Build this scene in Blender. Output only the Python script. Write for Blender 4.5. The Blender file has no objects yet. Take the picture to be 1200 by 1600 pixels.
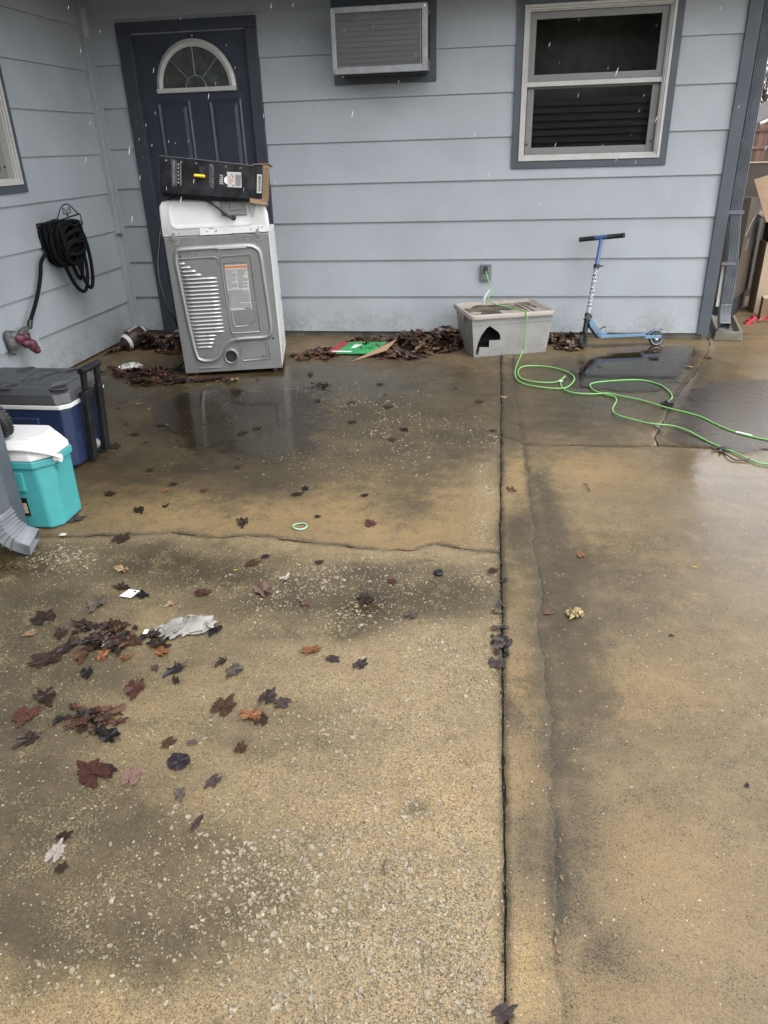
import bpy, bmesh, math, random
import numpy as np
from mathutils import Matrix, Vector
from mathutils.geometry import tessellate_polygon
random.seed(7); RNG = np.random.default_rng(11)
R = math.radians
scene = bpy.context.scene
col = scene.collection

# ------------------------------------------------------------------ camera
cam_d = bpy.data.cameras.new("camera"); cam = bpy.data.objects.new("camera", cam_d); col.objects.link(cam)
cam_d.sensor_fit = 'VERTICAL'; cam_d.sensor_height = 36.0; cam_d.sensor_width = 27.0
cam_d.lens = 36.0 * 1151.0 / 1600.0
cam_d.clip_start = 0.02; cam_d.clip_end = 1000
cam.matrix_world = Matrix(((0.98810, -0.04205, 0.14793, 0.0), (0.15110, 0.44473, -0.88283, 0.0),
                           (-0.02866, 0.89468, 0.44579, 1.38), (0, 0, 0, 1)))
scene.camera = cam

# ------------------------------------------------------------------ sky, sun, exposure
SUN_EL, SUN_AZ = R(62), R(140)          # sun (veiled) behind the camera, to its right
world = bpy.data.worlds.new("World"); scene.world = world; world.use_nodes = True
wn, wl = world.node_tree.nodes, world.node_tree.links
bg = wn["Background"]
skyn = wn.new("ShaderNodeTexSky"); skyn.sky_type = 'NISHITA'; skyn.sun_disc = False
skyn.sun_elevation = SUN_EL; skyn.sun_rotation = SUN_AZ
skyn.air_density = 1.0; skyn.dust_density = 1.2; skyn.ozone_density = 1.0
hs = wn.new("ShaderNodeHueSaturation"); hs.inputs["Saturation"].default_value = 0.12
wl.new(skyn.outputs[0], hs.inputs["Color"])
wl.new(hs.outputs[0], bg.inputs["Color"])
bg.inputs["Strength"].default_value = 0.15
sun_d = bpy.data.lights.new("sun", 'SUN'); sun = bpy.data.objects.new("sun", sun_d); col.objects.link(sun)
sun_d.energy = 0.5; sun_d.angle = R(40); sun_d.color = (1.0, 0.97, 0.92)
sdir = Vector((math.sin(SUN_AZ) * math.cos(SUN_EL), math.cos(SUN_AZ) * math.cos(SUN_EL), math.sin(SUN_EL)))
sun.rotation_euler = sdir.to_track_quat('Z', 'Y').to_euler()
sun.location = (2, -6, 9)
vs = scene.view_settings
vs.view_transform = 'Standard'; vs.look = 'None'; vs.gamma = 1.0; vs.use_curve_mapping = False
vs.exposure = 2.10

# ------------------------------------------------------------------ materials
def P(m): return m.node_tree.nodes["Principled BSDF"]
class N:
    """tiny node helper"""
    def __init__(s, m): s.m = m; s.n = m.node_tree.nodes; s.l = m.node_tree.links
    def a(s, t, **kw):
        nd = s.n.new(t)
        for k, v in kw.items(): setattr(nd, k, v)
        return nd
    def set(s, sock, v):
        if hasattr(v, 'links') or isinstance(v, bpy.types.NodeSocket): s.l.new(v, sock)
        elif v is not None: sock.default_value = v
    def math(s, op, a, b=None, c=None, clamp=False):
        nd = s.a("ShaderNodeMath", operation=op, use_clamp=clamp)
        s.set(nd.inputs[0], a)
        if b is not None: s.set(nd.inputs[1], b)
        if c is not None: s.set(nd.inputs[2], c)
        return nd.outputs[0]
    def mix(s, f, a, b, mode='MIX'):
        nd = s.a("ShaderNodeMix", data_type='RGBA', blend_type=mode)
        s.set(nd.inputs[0], f)
        for i, v in ((6, a), (7, b)):
            if isinstance(v, tuple): v = tuple(v[:3]) + (1,)
            s.set(nd.inputs[i], v)
        return nd.outputs[2]
    def mr(s, v, a, b, c=0.0, d=1.0):
        nd = s.a("ShaderNodeMapRange"); nd.interpolation_type = 'SMOOTHSTEP'
        s.set(nd.inputs[0], v); nd.inputs[1].default_value = a; nd.inputs[2].default_value = b
        nd.inputs[3].default_value = c; nd.inputs[4].default_value = d
        return nd.outputs[0]
    def co(s, kind="Object"): return s.a("ShaderNodeTexCoord").outputs[kind]
    def noise(s, vec, scale, detail=4, rough=.55, out=0):
        nd = s.a("ShaderNodeTexNoise"); s.set(nd.inputs["Vector"], vec)
        nd.inputs["Scale"].default_value = scale; nd.inputs["Detail"].default_value = detail
        nd.inputs["Roughness"].default_value = rough
        return nd.outputs[out]
    def vor(s, vec, scale, feature='F1', out="Distance", rnd=1.0):
        nd = s.a("ShaderNodeTexVoronoi", feature=feature); s.set(nd.inputs["Vector"], vec)
        nd.inputs["Scale"].default_value = scale; nd.inputs["Randomness"].default_value = rnd
        return nd.outputs[out]
    def attr(s, name): return s.a("ShaderNodeAttribute", attribute_name=name).outputs["Fac"]
    def scalevec(s, vec, sc):
        nd = s.a("ShaderNodeMapping"); s.set(nd.inputs["Vector"], vec); nd.inputs["Scale"].default_value = sc
        return nd.outputs[0]
    def bump(s, h, strength, dist=.002, nrm=None):
        nd = s.a("ShaderNodeBump"); s.set(nd.inputs["Height"], h); s.set(nd.inputs["Strength"], strength)
        nd.inputs["Distance"].default_value = dist
        if nrm is not None: s.l.new(nrm, nd.inputs["Normal"])
        return nd.outputs[0]
MATS = {}
ALB = .68          # base colours lowered against the exposure so sky reflections read brighter
def mat(name, c, rough=.5, metal=0.0, var=.12, scale=14, bump=0.0, bscale=90, spec=.5, c2=None, dirt=0.0, coat=0.0, rnd=0.0):
    m = bpy.data.materials.new(name); m.use_nodes = True; MATS[name] = m
    h = N(m); p = P(m); v = h.co()
    n1 = h.noise(v, scale, 5); f = h.mr(n1, .3, .72)
    c = tuple(x * ALB for x in c)
    lo = tuple(x * (1 - var) for x in c) if c2 is None else tuple(x * ALB for x in c2)
    hi = tuple(min(1, x * (1 + var)) for x in c)
    cc = h.mix(f, lo, hi)
    if rnd:
        oi = h.a("ShaderNodeObjectInfo").outputs["Random"]
        k = h.mr(oi, 0, 1, 1 - rnd, 1 + rnd)
        cb = h.a("ShaderNodeCombineColor"); [h.l.new(k, cb.inputs[i]) for i in range(3)]
        cc = h.mix(1.0, cc, cb.outputs[0], 'MULTIPLY')
    if dirt:
        nd = h.noise(v, 6, 6, .7); n3 = h.noise(v, 60, 3)
        g = h.mr(h.math('ADD', h.math('MULTIPLY', nd, .75), h.math('MULTIPLY', n3, .25)), .5, .68)
        cc = h.mix(h.math('MULTIPLY', g, dirt), cc, (.07, .06, .045))
    h.l.new(cc, p.inputs["Base Color"])
    p.inputs["Metallic"].default_value = metal
    h.l.new(h.mr(h.noise(v, scale * 2.3, 4), .25, .75, max(.02, rough - .1), min(1, rough + .1)), p.inputs["Roughness"])
    p.inputs["Specular IOR Level"].default_value = spec
    p.inputs["Coat Weight"].default_value = coat
    if bump:
        h.l.new(h.bump(h.noise(v, bscale, 4), bump, .002), p.inputs["Normal"])
    return m

SIDING = mat("painted_siding", (.43, .465, .495), .5, var=.05, scale=3, rnd=.035)
def siding_nodes(m):
    h = N(m); p = P(m); v = h.co()
    base = p.inputs["Base Color"].links[0].from_socket
    sx = h.a("ShaderNodeSeparateXYZ"); h.l.new(h.co(), sx.inputs[0]); z = sx.outputs[2]
    # splash dirt and mildew close to the ground, faint smears elsewhere
    n = h.noise(v, 5, 6, .7); n2 = h.noise(v, 40, 4, .6)
    low = h.mr(z, .0, .34, 1, 0)
    d = h.mr(h.math('ADD', h.math('MULTIPLY', n, .7), h.math('MULTIPLY', n2, .3)), .42, .62)
    c = h.mix(h.math('MULTIPLY', h.math('MULTIPLY', low, d), .6), base, (.13, .13, .11))
    sm = h.mr(h.noise(h.scalevec(v, (6, 6, 1.2)), 2.2, 5, .65), .5, .75)
    c = h.mix(h.math('MULTIPLY', sm, .13), c, (.22, .23, .24))
    wh = h.mr(h.noise(h.scalevec(v, (3, 3, 9)), 4.5, 5, .7), .62, .74)
    c = h.mix(h.math('MULTIPLY', wh, .14), c, (.62, .65, .68))
    h.l.new(c, p.inputs["Base Color"])
    g = h.noise(h.scalevec(v, (3, 3, 55)), 7, 5, .6)
    h.l.new(h.bump(g, .35, .0015), p.inputs["Normal"])
siding_nodes(SIDING)
TRIM = mat("dark_trim_paint", (.082, .097, .120), .5, var=.12, scale=5, bump=.1, bscale=40, dirt=.15)
DOORTRIM = mat("dark_door_trim_paint", (.046, .054, .070), .5, var=.12, scale=5, bump=.1, bscale=40)
DOORM = mat("navy_door_paint", (.043, .051, .073), .38, var=.12, scale=5)
VINYL = mat("white_frame", (.64, .63, .60), .4, var=.06, scale=10, dirt=.18)
SASHG = mat("grey_sash", (.25, .25, .245), .45, var=.06, scale=8)
BLIND = mat("brown_blind", (.15, .125, .11), .6)
ROOM = mat("dark_room", (.02, .02, .022), .9)
LINING = mat("room_paint", (.42, .41, .40), .9)
ALU = mat("weathered_aluminium", (.34, .35, .36), .45, metal=.3, var=.12, scale=20, dirt=.2)
SOFFIT = mat("soffit_paint", (.30, .32, .34), .6)
FOUND = mat("foundation_concrete", (.15, .14, .115), .7, var=.35, scale=9, bump=.5, dirt=.6)
SHINGLE = mat("roof_shingle", (.10, .095, .09), .9, var=.3, scale=30, bump=.5)
def glass(name, tint, rough=.03):
    m = bpy.data.materials.new(name); m.use_nodes = True; h = N(m); m.node_tree.nodes.remove(P(m))
    out = [n for n in h.n if n.type == 'OUTPUT_MATERIAL'][0]
    t = h.a("ShaderNodeBsdfTransparent"); t.inputs[0].default_value = tint + (1,)
    g = h.a("ShaderNodeBsdfGlossy"); g.inputs["Roughness"].default_value = rough
    f = h.a("ShaderNodeFresnel"); f.inputs[0].default_value = 1.5
    x = h.a("ShaderNodeMixShader"); h.l.new(f.outputs[0], x.inputs[0]); h.l.new(t.outputs[0], x.inputs[1]); h.l.new(g.outputs[0], x.inputs[2])
    h.l.new(x.outputs[0], out.inputs[0]); return m
GLASS = glass("window_glass", (.70, .71, .70))
FROST = mat("fanlight_glass", (.075, .085, .075), .22, var=.3, scale=9, bump=.2, bscale=14)
BLACKP = mat("black_plastic", (.012, .012, .013), .38, var=.2)
RUBBER = mat("black_rubber", (.014, .014, .015), .6, var=.2, bump=.2)
HOSEM = mat("black_fabric_hose", (.005, .0052, .007), .85, var=.3, scale=60, bump=.6, bscale=400, spec=.2)
IRON = mat("black_iron", (.008, .008, .009), .45)
GALV = mat("galvanised_panel", (.345, .35, .345), .34, metal=.55, var=.05, scale=3)
WHITEM = mat("white_enamel", (.86, .87, .87), .34, var=.02, scale=3, spec=.55)
WHITEP = mat("white_plastic", (.84, .84, .83), .38, var=.04)
LABELW = mat("paper_label", (.50, .50, .49), .5, var=.04)
INK = mat("grey_ink", (.16, .16, .16), .6)
BLACKINK = mat("black_ink", (.01, .01, .01), .5)
WHITEINK = mat("white_ink", (.72, .72, .72), .5)
GREYINK = mat("faded_white_ink", (.30, .30, .31), .5)
ORANGEINK = mat("orange_ink", (.62, .22, .06), .5)
REDINK = mat("red_ink", (.55, .03, .05), .5)
YELLOW = mat("yellow_plastic", (.78, .58, .02), .35)
BOXBLK = mat("black_printed_card", (.013, .013, .016), .28, var=.5, scale=5, bump=.25, bscale=14)
CARD = mat("brown_cardboard", (.30, .19, .11), .7, var=.12, scale=6, bump=.15)
CARDD = mat("dark_shaded_cardboard", (.060, .042, .028), .6, var=.16, scale=3, bump=.25, bscale=12)  # brown made darker to carry the shade on the box faces
CARDL = mat("pale_cardboard", (.56, .43, .31), .7, var=.08, scale=4, bump=.1)
TOTE = mat("grey_tote_plastic", (.34, .335, .32), .5, var=.07, scale=5)
def tote_nodes(m):
    h = N(m); p = P(m); v = h.co(); base = p.inputs["Base Color"].links[0].from_socket
    sx = h.a("ShaderNodeSeparateXYZ"); h.l.new(v, sx.inputs[0])
    low = h.mr(sx.outputs[2], .02, .2, 1, .25)
    s = h.mr(h.noise(v, 260, 3, .7), .5, .62); b = h.mr(h.noise(v, 7, 4), .42, .6)
    c = h.mix(h.math('MULTIPLY', h.math('MULTIPLY', low, s), h.math('MULTIPLY', b, .9)), base, (.05, .048, .042))
    h.l.new(c, p.inputs["Base Color"])
tote_nodes(TOTE)
TOTELID = mat("pinkish_tote_lid", (.38, .33, .29), .5, var=.1, scale=6, dirt=.45)
DIRT = mat("wet_dirt", (.12, .095, .062), .6, var=.5, scale=9, bump=.8, bscale=70, c2=(.035, .028, .02))
GREENC = mat("green_cord", (.19, .47, .13), .4, var=.08)
OUTLETM = mat("grey_outlet_plastic", (.22, .235, .24), .45)
BLUEA = mat("blue_scooter_paint", (.06, .125, .30), .32, var=.1, coat=.3)
BLUED = mat("pale_blue_deck", (.095, .18, .28), .35, var=.15, metal=.3)
CHROME = mat("steel", (.55, .56, .58), .25, metal=.9, var=.1)
def checker_nodes():
    m = mat("checkered_tube", (.6, .6, .62), .35); h = N(m); p = P(m)
    ch = h.a("ShaderNodeTexChecker"); h.l.new(h.scalevec(h.co(), (1, 1, 1)), ch.inputs[0]); ch.inputs["Scale"].default_value = 75
    ch.inputs[1].default_value = (.45, .46, .5, 1); ch.inputs[2].default_value = (.05, .055, .07, 1)
    h.l.new(ch.outputs[0], p.inputs["Base Color"]); return m
CHECK = checker_nodes()
GREYLID = mat("grey_cooler_lid", (.078, .082, .088), .5, var=.06, bump=.12, bscale=500)
NAVY = mat("navy_cooler", (.022, .037, .098), .42, var=.1, bump=.1, bscale=400)
TEAL = mat("teal_cooler", (.075, .40, .41), .36, var=.05)
DOWN = mat("grey_downspout", (.13, .145, .165), .42, var=.14, scale=9, dirt=.25)
DOWNL = mat("light_grey_downspout", (.20, .215, .235), .42, var=.14, scale=9, dirt=.3)
SPLASHM = mat("mossy_concrete", (.20, .19, .145), .75, var=.3, scale=12, bump=.6, bscale=80, dirt=.7)
DINOM = mat("pink_toy", (.16, .038, .062), .5, var=.45, scale=30, c2=(.06, .024, .034), bump=.4, bscale=40)
DINOG = mat("grey_toy", (.12, .115, .115), .55, var=.4, scale=25, bump=.4, bscale=40)
BALL = mat("football_leather", (.040, .018, .016), .5, var=.35, bump=.5, bscale=220, dirt=.4)
GREENPK = mat("green_print", (.03, .30, .09), .4, var=.25, scale=12)
REDPK = mat("red_print", (.30, .03, .035), .4, var=.25, scale=12)
RAGM = mat("grey_rag", (.29, .275, .25), .8, var=.3, scale=14, bump=.7, bscale=260, dirt=.3)
REDP = mat("red_plastic", (.62, .03, .07), .35)
FENCEM = mat("fence_wood", (.125, .066, .045), .75, var=.25, scale=2.5, rnd=.35)
CREAM = mat("cream_siding", (.62, .46, .24), .7)
NAVYH = mat("navy_siding", (.03, .037, .06), .7)
BARK = mat("bark", (.12, .10, .085), .9, var=.3)
GRASS = mat("grass_ground", (.10, .10, .05), .95, var=.4, scale=3, bump=.5, c2=(.14, .10, .06))
SOIL = mat("dark_soil", (.036, .030, .021), .8, var=.4, scale=40, bump=.6)
PEBM = mat("pale_pebble", (.37, .325, .245), .55, var=.25, scale=60, c2=(.23, .195, .14))
PEBB = mat("buff_pebble", (.29, .235, .155), .6, var=.3, scale=60, c2=(.20, .165, .11))
GREENPALE = mat("pale_green_elastic", (.35, .66, .50), .5)
ICE = mat("wet_sleet", (.75, .77, .80), .2)
P(ICE).inputs["Alpha"].default_value = .55

# leaves
def leafmat(name, c, rough=.34):
    m = mat(name, c, rough, var=.35, scale=30, rnd=.25, bump=.3, bscale=70, spec=.25)
    return m
LEAFM = {k: leafmat(k + "_leaf_blade", c, r) for k, c, r in (
    ('dark', (.030, .017, .011), .42), ('black', (.013, .011, .012), .3), ('brown', (.070, .032, .017), .42),
    ('tan', (.25, .165, .09), .45), ('grey', (.085, .068, .058), .4), ('red', (.075, .028, .020), .3),
    ('orange', (.19, .075, .028), .32), ('purple', (.050, .034, .033), .4), ('pink', (.16, .095, .075), .4),
    ('pale', (.30, .255, .23), .4), ('yellow', (.50, .33, .05), .45), ('round', (.026, .018, .024), .25), ('oval', (.055, .034, .03), .35))}

# ------------------------------------------------------------------ mesh builder
class MB:
    def __init__(s): s.v = []; s.f = []; s.M = Matrix.Identity(4)
    def add(s, vs, fs):
        o = len(s.v); s.v += [tuple(s.M @ Vector(p)) for p in vs]; s.f += [tuple(i + o for i in f) for f in fs]; return s
    def box(s, x0, x1, y0, y1, z0, z1):
        v = [(x, y, z) for z in (z0, z1) for y in (y0, y1) for x in (x0, x1)]
        return s.add(v, [(0, 2, 3, 1), (4, 5, 7, 6), (0, 1, 5, 4), (2, 6, 7, 3), (0, 4, 6, 2), (1, 3, 7, 5)])
    def loft(s, loops, cap0=True, cap1=True, closed=True):
        n = len(loops[0]); v = [p for L in loops for p in L]; f = []
        for i in range(len(loops) - 1):
            for j in range(n if closed else n - 1):
                a, b = i * n + j, i * n + (j + 1) % n
                f.append((a, b, b + n, a + n))
        if cap0: f.append(tuple(reversed(range(n))))
        if cap1: f.append(tuple(range((len(loops) - 1) * n, len(loops) * n)))
        return s.add(v, f)
    def prism(s, poly, d0, d1, axis='y'):
        """2-D polygon (a, b) extruded along an axis: y -> (a, d, b), x -> (d, a, b), z -> (a, b, d)"""
        mk = {'y': lambda p, d: (p[0], d, p[1]), 'x': lambda p, d: (d, p[0], p[1]), 'z': lambda p, d: (p[0], p[1], d)}[axis]
        return s.loft([[mk(p, d0) for p in poly], [mk(p, d1) for p in poly]])
    def tube(s, path, r, n=8, closed=False, caps=True):
        pts = [Vector(p) for p in path]; m = len(pts); loops = []; prev = None
        for i, p in enumerate(pts):
            if closed: t = (pts[(i + 1) % m] - pts[i - 1])
            else: t = pts[min(i + 1, m - 1)] - pts[max(i - 1, 0)]
            if t.length < 1e-9: t = Vector((0, 0, 1))
            t.normalize()
            if prev is None: u = t.orthogonal().normalized()
            else:
                u = prev - t * prev.dot(t)
                u = u.normalized() if u.length > 1e-6 else t.orthogonal().normalized()
            prev = u; w = t.cross(u); rr = r[i] if isinstance(r, (list, tuple)) else r
            loops.append([tuple(p + (u * math.cos(a) + w * math.sin(a)) * rr) for a in (2 * math.pi * k / n for k in range(n))])
        if closed: loops.append(loops[0]); return s.loft(loops, False, False)
        return s.loft(loops, caps, caps)
    def cyl(s, p0, p1, r, n=16, r1=None):
        return s.tube([p0, p1], [r, r if r1 is None else r1], n)
    def lathe(s, prof, n=24, axis='z', c=(0, 0, 0)):
        loops = []
        for r, h in prof:
            L = []
            for k in range(n):
                a = 2 * math.pi * k / n; x, y = r * math.cos(a), r * math.sin(a)
                q = {'z': (x, y, h), 'y': (x, h, y), 'x': (h, x, y)}[axis]
                L.append((q[0] + c[0], q[1] + c[1], q[2] + c[2]))
            loops.append(L)
        return s.loft(loops)
    def ell(s, c, r, nu=16, nv=10):
        loops = []
        for i in range(1, nv):
            t = math.pi * i / nv
            loops.append([(c[0] + r[0] * math.sin(t) * math.cos(2 * math.pi * k / nu), c[1] + r[1] * math.sin(t) * math.sin(2 * math.pi * k / nu), c[2] - r[2] * math.cos(t)) for k in range(nu)])
        return s.loft(loops)
    def build(s, name, m, parent=None, smooth=None, bevel=0.0, world=False):
        me = bpy.data.meshes.new(name); me.from_pydata(s.v, [], s.f); me.update()
        o = bpy.data.objects.new(name, me); col.objects.link(o); me.materials.append(m)
        bm = bmesh.new(); bm.from_mesh(me); bmesh.ops.recalc_face_normals(bm, faces=bm.faces); bm.to_mesh(me); bm.free()
        if smooth is not None:
            me.shade_smooth(); me.set_sharp_from_angle(angle=R(smooth))
        if bevel:
            b = o.modifiers.new("bevel", 'BEVEL'); b.width = bevel; b.segments = 2; b.limit_method = 'ANGLE'; b.angle_limit = R(40)
        if parent is not None:
            o.parent = parent
            if world: o.matrix_parent_inverse = Matrix.Translation(world_loc(parent)).inverted()
        return o
def world_loc(o):
    v = Vector(o.location)
    while o.parent:
        v = v + o.matrix_parent_inverse.translation; o = o.parent; v = v + Vector(o.location)
    return v
def tag(o, label=None, cat=None, group=None, kind=None):
    for k, v in (('label', label), ('category', cat), ('group', group), ('kind', kind)):
        if v: o[k] = v
    return o
def thing(name, label, cat, loc=(0, 0, 0), rot=(0, 0, 0), group=None):
    o = bpy.data.objects.new(name, None); col.objects.link(o); o.location = loc; o.rotation_euler = rot
    o.empty_display_size = .1
    return tag(o, label, cat, group)
def hull_text(body, size, name, m, parent, M, extrude=.0004, align='LEFT'):
    c = bpy.data.curves.new(name + "_curve", 'FONT'); c.body = body; c.size = size; c.extrude = extrude; c.align_x = align; c.resolution_u = 2
    t = bpy.data.objects.new(name + "_tmp", c); col.objects.link(t)
    bpy.context.view_layer.update()
    me = bpy.data.meshes.new_from_object(t.evaluated_get(bpy.context.evaluated_depsgraph_get()))
    bpy.data.objects.remove(t); me.name = name
    me.transform(M); me.materials.clear(); me.materials.append(m)
    o = bpy.data.objects.new(name, me); col.objects.link(o)
    if parent: o.parent = parent
    return o
def rrect(x0, x1, z0, z1, r, n=5):
    pts = []
    for cx, cz, a0 in ((x1 - r, z1 - r, 0), (x0 + r, z1 - r, 90), (x0 + r, z0 + r, 180), (x1 - r, z0 + r, 270)):
        for k in range(n + 1):
            a = R(a0 + 90 * k / n); pts.append((cx + r * math.cos(a), cz + r * math.sin(a)))
    return pts
def catmull(pts, k=8, closed=False):
    P_ = [Vector(p) for p in pts]; n = len(P_); out = []
    rng = range(n if closed else n - 1)
    for i in rng:
        g = (lambda j: P_[j % n]) if closed else (lambda j: P_[min(max(j, 0), n - 1)])
        a, b, c, d = g(i - 1), g(i), g(i + 1), g(i + 2)
        for s_ in range(k):
            t = s_ / k
            out.append(.5 * ((2 * b) + (c - a) * t + (2 * a - 5 * b + 4 * c - d) * t * t + (3 * b - a - 3 * c + d) * t ** 3))
    if not closed: out.append(P_[-1])
    return [tuple(p) for p in out]
def lerp(a, b, t): return a + (b - a) * t

# ------------------------------------------------------------------ value noise for the slabs
_tab = RNG.random((256, 256))
def vnoise(x, y, s, off=0):
    x = np.asarray(x) * s + 37.1 * off + 1000; y = np.asarray(y) * s + 91.7 * off + 1000
    i = np.floor(x).astype(int); j = np.floor(y).astype(int); fx = x - i; fy = y - j
    fx = fx * fx * (3 - 2 * fx); fy = fy * fy * (3 - 2 * fy)
    g = lambda a, b: _tab[a % 256, b % 256]
    return (g(i, j) * (1 - fx) + g(i + 1, j) * fx) * (1 - fy) + (g(i, j + 1) * (1 - fx) + g(i + 1, j + 1) * fx) * fy
def fbm(x, y, s, o=0, n=4): return sum(vnoise(x, y, s * 2 ** k, o + k) / 2 ** k for k in range(n)) / sum(.5 ** k for k in range(n))

# ------------------------------------------------------------------ measured layout (metres)
MOSS=[(-1.808,3.979,1.031,0.962,0.97),(-1.473,3.145,0.627,0.314,0.92),(-1.076,3.123,0.215,0.274,0.7),(-0.619,4.302,0.9,0.915,0.9),(-0.582,3.544,0.499,0.275,0.45),(-0.251,3.57,0.33,0.367,0.4),(-1.41,4.526,0.377,0.427,0.6),(-0.395,3.106,0.178,0.161,0.45),(-0.345,2.805,0.137,0.155,0.55),(-2.499,4.465,0.385,0.579,0.7),(-1.783,2.147,0.241,0.16,1.0),(-1.558,1.951,0.312,0.13,0.85),(-1.051,2.218,0.45,0.161,1.0),(-0.649,2.078,0.31,0.151,0.9),(-0.402,2.077,0.131,0.133,1.0),(-0.426,1.971,0.063,0.065,1.0),(-0.453,1.889,0.049,0.048,1.0),(-0.429,2.168,0.054,0.083,1.0),(-0.143,2.117,0.239,0.151,1.0),(-0.289,2.235,0.206,0.13,0.45),(-1.481,1.684,0.202,0.219,0.95),(-1.269,1.388,0.167,0.191,0.95),(-1.21,1.589,0.248,0.141,0.65),(-1.05,1.126,0.261,0.163,0.74),(-0.849,0.869,0.288,0.133,0.7),(-0.763,1.07,0.276,0.1,0.55),(-0.535,0.911,0.182,0.095,0.4),(-0.712,1.382,0.202,0.136,0.3),(-0.852,1.756,0.179,0.126,0.35),(-0.46,1.413,0.201,0.138,0.25),(-0.593,0.822,0.149,0.073,0.4),(-0.163,1.192,0.035,0.025,0.7),(-0.422,0.984,0.134,0.088,0.25),(0.227,2.628,0.086,0.328,0.8),(0.3,2.363,0.208,0.192,0.72),(0.214,3.053,0.051,0.208,0.6),(0.243,1.881,0.117,0.195,0.75),(0.262,1.649,0.141,0.161,0.62),(0.227,2.087,0.084,0.152,0.5),(0.18,1.423,0.064,0.132,0.5),(0.479,2.078,0.248,0.111,0.3),(0.192,1.142,0.069,0.199,0.45),(0.363,1.305,0.149,0.116,0.2),(0.636,1.546,0.164,0.289,0.2),(0.258,0.911,0.072,0.075,0.3),(0.435,4.129,0.328,0.518,0.7),(0.769,4.514,0.429,0.531,0.8),(0.497,4.925,0.382,0.31,0.8),(1.016,5.107,0.389,0.326,0.8),(0.978,4.056,0.141,0.326,0.4),(0.109,2.589,0.055,0.203,1.0),(0.078,1.526,0.031,0.097,0.5),(0.09,1.129,0.031,0.131,0.55),(0.149,1.089,0.019,0.094,0.8),(0.058,4.104,0.051,0.579,0.4),(0.574,2.558,0.218,0.205,0.35),(-0.713,1.839,0.183,0.067,0.3)]
TAN=[(-0.864,2.695,0.895,0.209,0.8),(-0.25,2.814,0.3,0.375,0.6),(-0.639,3.122,0.241,0.299,0.5),(-1.443,2.703,0.335,0.185,0.6),(0.119,3.263,0.066,0.311,0.9),(0.097,2.151,0.054,0.201,0.7),(0.097,1.657,0.045,0.164,0.9),(0.092,0.889,0.042,0.111,1.0),(0.084,1.308,0.034,0.119,0.6),(0.459,3.292,0.24,0.233,0.8),(0.426,2.494,0.215,0.148,0.7),(0.422,1.695,0.214,0.166,0.5),(-0.109,1.245,0.135,0.113,0.7),(-0.656,0.788,0.196,0.106,0.6),(-0.636,1.178,0.182,0.148,0.5),(-0.892,1.384,0.103,0.092,0.7),(-0.265,1.1,0.169,0.098,0.3),(0.363,1.133,0.163,0.194,0.45),(-0.717,0.709,0.164,0.053,0.8),(0.215,0.835,0.138,0.068,0.4),(-1.115,1.865,0.148,0.105,0.4),(-0.811,2.319,0.145,0.066,0.5)]
WET=[(-1.535,3.882,0.408,0.673,1.0),(-2.454,4.467,0.513,0.728,0.8),(-1.072,4.545,0.499,0.571,0.7),(-0.327,4.587,0.45,0.566,0.55),(-1.436,3.053,0.459,0.223,0.6),(-1.495,4.825,0.708,0.317,0.8),(-0.413,2.017,0.096,0.082,0.9),(-0.143,2.105,0.152,0.094,0.5),(-1.062,2.245,0.263,0.091,0.45),(-1.798,2.169,0.194,0.135,0.7),(0.886,4.795,0.451,0.589,0.8),(1.022,3.058,0.33,0.616,0.95),(0.895,3.329,0.208,0.311,0.75),(0.945,2.499,0.256,0.391,0.7),(1.372,4.424,0.45,0.896,1.0),(1.82,5.664,0.279,0.384,0.6),(0.553,4.636,0.322,0.561,0.6),(0.521,3.919,0.278,0.313,0.5)]
AGG=[(-0.182,1.494,0.256,0.145,1.0),(-0.114,1.717,0.149,0.175,0.9),(-0.512,1.969,0.274,0.146,0.7),(-0.656,2.196,0.207,0.129,0.9),(-0.214,1.141,0.273,0.207,0.8),(-0.219,0.847,0.267,0.146,0.95),(-0.053,0.895,0.11,0.152,1.0),(-1.601,2.238,0.147,0.121,1.0),(-0.272,2.281,0.255,0.134,0.6),(-0.476,1.024,0.221,0.154,0.7),(-0.911,1.143,0.245,0.221,0.2),(-0.717,0.78,0.196,0.105,0.25),(-0.729,1.428,0.224,0.142,0.25),(-0.619,4.302,0.704,0.777,0.28),(-0.699,3.445,0.653,0.533,0.25),(-0.036,2.897,0.055,0.663,0.7),(-1.763,3.866,0.596,0.674,0.15)]
CRACK_L=[(-1.823,2.382),(-1.667,2.403),(-1.511,2.424),(-1.386,2.453),(-1.283,2.468),(-1.194,2.45),(-1.114,2.452),(-0.987,2.47),(-0.882,2.475),(-0.772,2.454),(-0.666,2.444),(-0.549,2.43),(-0.434,2.416),(-0.361,2.419),(-0.287,2.421),(-0.255,2.46),(-0.22,2.478),(-0.17,2.473),(-0.12,2.458),(-0.047,2.446),(0.029,2.439)]
CRACK_R=[(0.025,3.656),(0.075,3.623),(0.123,3.572),(0.298,3.568),(0.409,3.576),(0.517,3.567),(0.642,3.577),(0.735,3.584)]
DIAG=[(0.792,3.615),(0.805,3.743),(0.844,3.862),(0.947,4.163),(1.055,4.455),(1.142,4.669),(1.237,4.887),(1.384,5.289),(1.509,5.653)]
STRIP=[(0.078,5.232),(0.095,4.346),(0.123,3.599),(0.138,3.189),(0.149,2.914),(0.152,2.62),(0.135,2.514),(0.155,2.371),(0.169,2.199),(0.168,2.119),(0.149,2.042),(0.16,1.904),(0.164,1.72),(0.165,1.612),(0.161,1.421),(0.159,1.298),(0.158,1.188),(0.163,1.061),(0.149,1.03),(0.148,0.921),(0.145,0.785)]
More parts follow.
